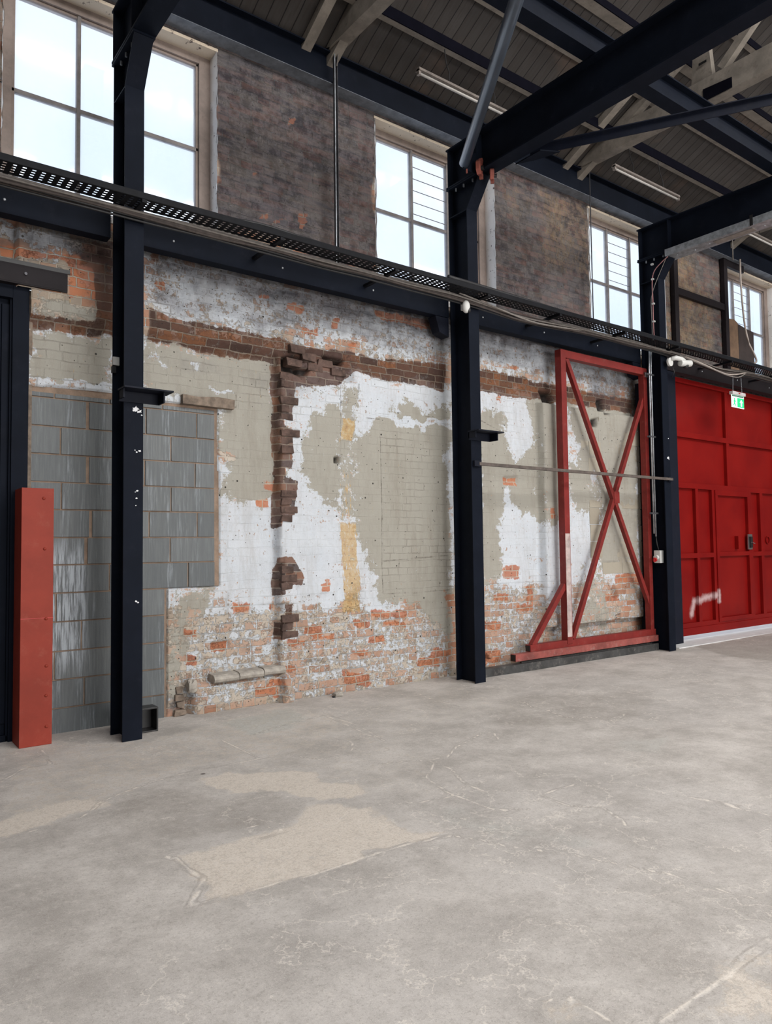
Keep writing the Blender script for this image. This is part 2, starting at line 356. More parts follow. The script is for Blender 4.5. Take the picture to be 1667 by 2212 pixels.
# white peeling plaster of the window reveals
def m_reveal(warm=False):
    t = NT('peeling_cream_reveal' if warm else 'peeling_white_reveal'); v = t.obj()
    n1 = t.noise(v, 8.0, 9.0, 0.7); n2 = t.noise(v, 15.0, 8.0, 0.7)
    a_, b_ = ((0.52, 0.43, 0.33), (0.62, 0.53, 0.42)) if warm else ((0.74, 0.72, 0.70), (0.86, 0.84, 0.82))
    c = t.mix(n1, a_, b_)
    c = t.mix(t.step(n2, 0.60, 0.64), c, (0.12, 0.09, 0.08))
    c = t.mix(t.step(t.noise(v, 2.2, 4.0, 0.6), 0.70, 0.74), c, (0.50, 0.22, 0.12))
    return t.set(color=c, rough=0.85, normal=t.bump(n2, 0.8, 0.01))
M['reveal'] = m_reveal(); M['reveal_head'] = m_reveal(True)

# ------------------------------------------------------------------ concrete floor
def m_floor():
    t = NT('patched_worn_concrete'); v = t.obj()
    A = t.attr('floor_paint'); a = t.sep(A.outputs['Color']); crack = A.outputs['Alpha']
    wob = t.noise(v, 9.0, 6.0, 0.7)
    n1 = t.noise(v, 2.2, 10.0, 0.66); n2 = t.noise(t.mapping(v, loc=(5, 2, 0)), 9.0, 9.0, 0.72); n3 = t.noise(t.mapping(v, loc=(9, 2, 0)), 0.55, 6.0, 0.6)
    sp = t.noise(v, 72.0, 5.0, 0.85); n4 = t.noise(t.mapping(v, loc=(2, 8, 0)), 20.0, 9.0, 0.80); sp2 = t.noise(v, 240.0, 2.0, 0.8)
    c = t.mix(t.step(n1, 0.3, 0.7), (0.375, 0.345, 0.318), (0.60, 0.56, 0.525))
    c = t.mix(t.math('MULTIPLY', t.step(n3, 0.4, 0.7), 0.35), c, (0.45, 0.425, 0.410))
    c = t.mix(t.math('MULTIPLY', t.step(n2, 0.55, 0.75), 0.30), c, (0.62, 0.57, 0.52))
    # dark stains and a painted shadow patch
    dk = t.step(t.math('ADD', a[1], t.math('MULTIPLY', t.math('SUBTRACT', n2, 0.5), 0.8)), 0.2, 0.9)
    c = t.mix(t.math('MULTIPLY', dk, 0.60), c, (0.27, 0.24, 0.21))
    # exposed pale aggregate
    pq = t.math('ADD', a[0], t.math('MULTIPLY', t.math('SUBTRACT', t.math('ADD', t.math('MULTIPLY', n4, 0.6), t.math('MULTIPLY', n2, 0.4)), 0.5), 1.9))
    pl = t.step(pq, 0.40, 0.60)
    pc = t.mix(t.step(sp, 0.42, 0.60), (0.56, 0.49, 0.42), (0.84, 0.76, 0.67))
    c = t.mix(t.math('MULTIPLY', pl, 0.85), c, pc)
    rimv = t.math('MULTIPLY', t.step(pq, 0.34, 0.44), t.math('SUBTRACT', 1.0, t.step(pq, 0.44, 0.54)))
    c = t.mix(t.math('MULTIPLY', rimv, 0.25), c, (0.80, 0.74, 0.67))
    gr = t.step(t.math('ADD', a[2], t.math('MULTIPLY', t.math('SUBTRACT', n1, 0.5), 1.1)), 0.4, 0.8)
    c = t.mix(t.math('MULTIPLY', gr, 0.35), c, (0.42, 0.46, 0.43))
    # surface lamination lines (contours of worn skim coats)
    ct = t.math('ABSOLUTE', t.math('SUBTRACT', t.math('FRACT', t.math('MULTIPLY', t.noise(v, 1.05, 7.0, 0.6), 7.0)), 0.5))
    area_ = t.step(n3, 0.40, 0.52)
    ln = t.math('MULTIPLY', t.math('SUBTRACT', 1.0, t.step(ct, 0.0, 0.035)), area_)
    c = t.mix(t.math('MULTIPLY', ln, 0.55), c, (0.78, 0.72, 0.65))
    # traced edges and cracks (alpha holds the distance in decimetres)
    q = t.math('ADD', crack, t.math('MULTIPLY', t.math('SUBTRACT', wob, 0.5), 0.22))
    line = t.math('SUBTRACT', 1.0, t.step(t.math('ABSOLUTE', q), 0.03, 0.12))
    c = t.mix(t.math('MULTIPLY', line, t.math('MULTIPLY', t.step(n4, 0.36, 0.50), 0.85)), c, (0.80, 0.73, 0.65))
    dl = t.math('MULTIPLY', t.math('SUBTRACT', 1.0, t.step(t.math('ABSOLUTE', t.math('SUBTRACT', q, 0.15)), 0.015, 0.05)), 0.30)
    c = t.mix(t.math('MULTIPLY', dl, t.step(n1, 0.45, 0.55)), c, (0.18, 0.15, 0.13))
    # worn patchiness of the skim coat
    c = t.mix(t.math('MULTIPLY', t.step(n4, 0.50, 0.62), 0.26), c, (0.27, 0.245, 0.22))
    c = t.mix(t.math('MULTIPLY', t.step(n4, 0.47, 0.36), 0.30), c, (0.74, 0.69, 0.63))
    # speckle
    c = t.mix(t.math('MULTIPLY', t.step(sp, 0.52, 0.62), 0.42), c, (0.24, 0.215, 0.19))
    c = t.mix(t.math('MULTIPLY', t.step(sp2, 0.55, 0.70), 0.45), c, (0.80, 0.76, 0.71))
    spot = t.step(t.vor(v, 1.3), 0.020, 0.032)
    c = t.mix(spot, (0.14, 0.12, 0.11), c)
    h = t.math('ADD', t.math('MULTIPLY', n2, 0.6), t.math('MULTIPLY', sp, 0.35)); h = t.math('SUBTRACT', h, t.math('MULTIPLY', pl, 0.3)); h = t.math('ADD', h, t.math('MULTIPLY', line, 0.3))
    return t.set(color=c, rough=t.math('ADD', 0.62, t.math('MULTIPLY', n2, 0.25)), normal=t.bump(h, 0.55, 0.007), spec=0.35)
M['floor'] = m_floor()

# navy column front face with white paint splats: the marks are separate small meshes

# ------------------------------------------------------------------ mesh helpers
class MB:
    def __init__(s): s.v = []; s.f = []
    def quad_box(s, P):
        n = len(s.v); s.v += [tuple(p) for p in P]
        for q in ((0, 3, 2, 1), (4, 5, 6, 7), (0, 1, 5, 4), (1, 2, 6, 5), (2, 3, 7, 6), (3, 0, 4, 7)):
            s.f.append(tuple(n + i for i in q))
        return s
    def box(s, x0, x1, y0, y1, z0, z1):
        return s.quad_box([(x0, y0, z0), (x1, y0, z0), (x1, y1, z0), (x0, y1, z0), (x0, y0, z1), (x1, y0, z1), (x1, y1, z1), (x0, y1, z1)])
    def bar(s, p0, p1, w, h, up=(0, 0, 1)):
        """rectangular bar from p0 to p1; w across, h along the up side"""
        p0 = Vector(p0); p1 = Vector(p1); d = (p1 - p0).normalized(); up = Vector(up)
        a = d.cross(up).normalized(); b = a.cross(d).normalized()
        P = []
        for p in (p0, p1):
            P.append([p - a * w / 2 - b * h / 2, p + a * w / 2 - b * h / 2, p + a * w / 2 + b * h / 2, p - a * w / 2 + b * h / 2])
        return s.quad_box(P[0] + P[1])
    def prism(s, pts, axis, a, b):
        """closed outline pts (2-D) extruded along axis from a to b. axis x: pts=(y,z); y: (x,z); z: (x,y)"""
        def mk(p, t):
            return {'x': (t, p[0], p[1]), 'y': (p[0], t, p[1]), 'z': (p[0], p[1], t)}[axis]
        n = len(s.v); k = len(pts)
        s.v += [mk(p, a) for p in pts] + [mk(p, b) for p in pts]
        s.f.append(tuple(n + i for i in range(k))); s.f.append(tuple(n + k + i for i in reversed(range(k))))
        for i in range(k):
            j = (i + 1) % k; s.f.append((n + i, n + k + i, n + k + j, n + j))
        return s
    def tube(s, path, r, n=10, caps=True):
        path = [Vector(p) for p in path]; rings = []
        up = Vector((0, 0, 1))
        for i, p in enumerate(path):
            d = (path[min(i + 1, len(path) - 1)] - path[max(i - 1, 0)]).normalized()
            u = up if abs(d.dot(up)) < 0.95 else Vector((1, 0, 0))
            a = d.cross(u).normalized(); b = a.cross(d).normalized()
            rr = r[i] if isinstance(r, (list, tuple)) else r
            base = len(s.v)
            for k in range(n):
                t = 2 * math.pi * k / n
                s.v.append(tuple(p + a * math.cos(t) * rr + b * math.sin(t) * rr))
            rings.append(base)
        for i in range(len(rings) - 1):
            for k in range(n):
                s.f.append((rings[i] + k, rings[i] + (k + 1) % n, rings[i + 1] + (k + 1) % n, rings[i + 1] + k))
        if caps:
            s.f.append(tuple(rings[0] + k for k in reversed(range(n)))); s.f.append(tuple(rings[-1] + k for k in range(n)))
        return s
    def ring(s, p0, p1, ro, ri, n=20):
        """hollow tube"""
        p0 = Vector(p0); p1 = Vector(p1); d = (p1 - p0).normalized(); u = Vector((0, 0, 1)) if abs(d.z) < .9 else Vector((1, 0, 0))
        a = d.cross(u).normalized(); b = a.cross(d).normalized(); base = len(s.v)
        for p in (p0, p1):
            for r in (ro, ri):
                for k in range(n):
                    t = 2 * math.pi * k / n; s.v.append(tuple(p + (a * math.cos(t) + b * math.sin(t)) * r))
        for k in range(n):
            j = (k + 1) % n
            s.f.append((base + k, base + j, base + 2 * n + j, base + 2 * n + k))
            s.f.append((base + n + j, base + n + k, base + 3 * n + k, base + 3 * n + j))
            s.f.append((base + j, base + k, base + n + k, base + n + j))
            s.f.append((base + 2 * n + k, base + 2 * n + j, base + 3 * n + j, base + 3 * n + k))
        return s
    def ball(s, c, rx, ry=None, rz=None, n=14, m=9, zmin=-1.0):
        ry = ry or rx; rz = rz or rx; base = len(s.v); rows = []
        for i in range(m + 1):
            t = -math.pi / 2 + math.pi * i / m; rows.append(len(s.v))
            for k in range(n):
                p = 2 * math.pi * k / n
                s.v.append((c[0] + rx * math.cos(t) * math.cos(p), c[1] + ry * math.cos(t) * math.sin(p), c[2] + rz * max(zmin, math.sin(t))))
        for i in range(m):
            for k in range(n):
                s.f.append((rows[i] + k, rows[i] + (k + 1) % n, rows[i + 1] + (k + 1) % n, rows[i + 1] + k))
        return s
    def lump(s, c, rx, ry, rz, seed=0, amp=0.3, n=16, m=10):
        base = len(s.v); s.ball(c, rx, ry, rz, n, m)
        for i in range(base, len(s.v)):
            p = Vector(s.v[i]) - Vector(c); q = Vector((p.x / rx, p.y / ry, p.z / rz))
            k = 1 + amp * (mnoise.noise(q * 1.7 + Vector((seed, seed * 2, 3))))
            q2 = Vector([max(-.8, min(.8, e)) for e in q * k])
            s.v[i] = tuple(Vector(c) + Vector((q2.x * rx, q2.y * ry, q2.z * rz)))
        return s
    def ibeam(s, axis, a, b, c, z0, z1, w, tf=0.014, tw=0.010):
        """I section running along axis 'x' or 'y' from a to b, centred on c, flange width w"""
        for (p, q, r, t) in ((c - w / 2, c + w / 2, z0, z0 + tf), (c - tw / 2, c + tw / 2, z0 + tf, z1 - tf), (c - w / 2, c + w / 2, z1 - tf, z1)):
            if axis == 'x': s.box(a, b, p, q, r, t)
            else: s.box(p, q, a, b, r, t)
        return s
    def build(s, name, mat, parent=None, smooth=False, bevel=0.0, recalc=True):
        off = Vector((0, 0, 0)); q = parent
        while q is not None: off += q.location; q = q.parent
        me = bpy.data.meshes.new(name)
        me.from_pydata([tuple(Vector(p) - off) for p in s.v], [], s.f)
        if recalc:
            bm = bmesh.new(); bm.from_mesh(me); bmesh.ops.recalc_face_normals(bm, faces=bm.faces)
            if bevel > 0:
                bmesh.ops.bevel(bm, geom=[e for e in bm.edges if e.is_manifold and e.calc_face_angle(0) > 0.6], offset=bevel, segments=2, affect='EDGES', profile=0.7)
            bm.to_mesh(me); bm.free()
        me.materials.append(M[mat] if isinstance(mat, str) else mat)
        if smooth:
            for p in me.polygons: p.use_smooth = True
        o = bpy.data.objects.new(name, me); COL.objects.link(o)
        if parent is not None: o.parent = parent
        return o

def tag(o, label=None, cat=None, group=None, kind=None):
    if label: o['label'] = label
    if cat: o['category'] = cat
    if group: o['group'] = group
    if kind: o['kind'] = kind
    return o
def thing(name, loc, label, cat, group=None, kind=None):
    o = bpy.data.objects.new(name, None); o.empty_display_size = 0.2
    COL.objects.link(o); o.location = loc
    return tag(o, label, cat, group, kind)
def copy_tree(o, dloc, label=None, group=None, parent=None):
    c = o.copy(); COL.objects.link(c)
    if parent is not None: c.parent = parent
    else:
        c.location = Vector(o.location) + Vector(dloc)
        if label: c['label'] = label
        if group: c['group'] = group
    for ch in list(o.children): copy_tree(ch, None, parent=c)
    return c
def circle(cx, cy, r, n=20): return [(cx + r * math.cos(2 * math.pi * i / n), cy + r * math.sin(2 * math.pi * i / n)) for i in range(n)]

# ------------------------------------------------------------------ painted grids
def poly_sd(X, Y, poly):
    """signed distance to a polygon, positive inside (numpy)"""
    P = np.array(poly); d = np.full(X.shape, 1e9); ins = np.zeros(X.shape, bool)
    n = len(P)
    for i in range(n):
        ax, ay = P[i]; bx, by = P[(i + 1) % n]
        ex, ey = bx - ax, by - ay; L = ex * ex + ey * ey + 1e-12
        t = np.clip(((X - ax) * ex + (Y - ay) * ey) / L, 0, 1)
        d = np.minimum(d, np.hypot(X - ax - t * ex, Y - ay - t * ey))
        c = ((ay > Y) != (by > Y))
        ins ^= c & (X < (bx - ax) * (Y - ay) / (by - ay + 1e-12) + ax)
    return np.where(ins, d, -d)
def warp2(X, Y, amp):
    a = (vnoise(X, Y, 3.5, 31) - .5) * .16 + (vnoise(X, Y, 11, 32) - .5) * .075 + (vnoise(X, Y, 27, 33) - .5) * .045
    b = (vnoise(X, Y, 3.5, 41) - .5) * .16 + (vnoise(X, Y, 11, 42) - .5) * .075 + (vnoise(X, Y, 27, 43) - .5) * .045
    return X + a * amp, Y + b * amp
def paint(field, X, Y, poly, val, soft):
    xs = [p[0] for p in poly]; ys = [p[1] for p in poly]; m = soft * 2
    sel = (X > min(xs) - m) & (X < max(xs) + m) & (Y > min(ys) - m) & (Y < max(ys) + m)
    if not sel.any(): return
    sd = poly_sd(X[sel], Y[sel], poly); k = np.clip(0.5 + sd / (2 * soft), 0, 1); k = k * k * (3 - 2 * k)
    f = field[sel]
    if val >= 0: f = f + (np.maximum(f, val) - f) * k
    else: f = f * (1 - k * min(1.0, -val))
    field[sel] = f
def vnoise(X, Y, scale, seed):
    """cheap value noise, numpy"""
    r = np.random.RandomState(seed).rand(256, 256)
    x = X * scale; y = Y * scale; xi = np.floor(x).astype(int); yi = np.floor(y).astype(int)
    fx = x - xi; fy = y - yi; fx = fx * fx * (3 - 2 * fx); fy = fy * fy * (3 - 2 * fy)
    g = lambda a, b: r[a % 256, b % 256]
    return (g(xi, yi) * (1 - fx) + g(xi + 1, yi) * fx) * (1 - fy) + (g(xi, yi + 1) * (1 - fx) + g(xi + 1, yi + 1) * fx) * fy
def grid_mesh(name, co, nx, ny, keep, mat, attrs):
    """co (ny*nx,3) vertices on a grid, keep (ny-1,nx-1) cells, attrs name->(N,4)"""
    i = np.arange(nx * ny).reshape(ny, nx)
    q = np.stack([i[:-1, :-1], i[:-1, 1:], i[1:, 1:], i[1:, :-1]], -1)[keep]
    me = bpy.data.meshes.new(name); nf = len(q)
    me.vertices.add(nx * ny); me.vertices.foreach_set('co', co.astype(np.float32).ravel())
    me.loops.add(nf * 4); me.loops.foreach_set('vertex_index', q.astype(np.int32).ravel())
    me.polygons.add(nf); me.polygons.foreach_set('loop_start', np.arange(0, nf * 4, 4, dtype=np.int32))
    me.polygons.foreach_set('loop_total', np.full(nf, 4, dtype=np.int32))
    me.polygons.foreach_set('use_smooth', np.ones(nf, dtype=bool))
    me.update(calc_edges=True)
    for k, a in attrs.items():
        at = me.attributes.new(k, 'FLOAT_COLOR', 'POINT'); at.data.foreach_set('color', a.astype(np.float32).ravel())
    me.materials.append(M[mat]); o = bpy.data.objects.new(name, me); COL.objects.link(o)
    return o

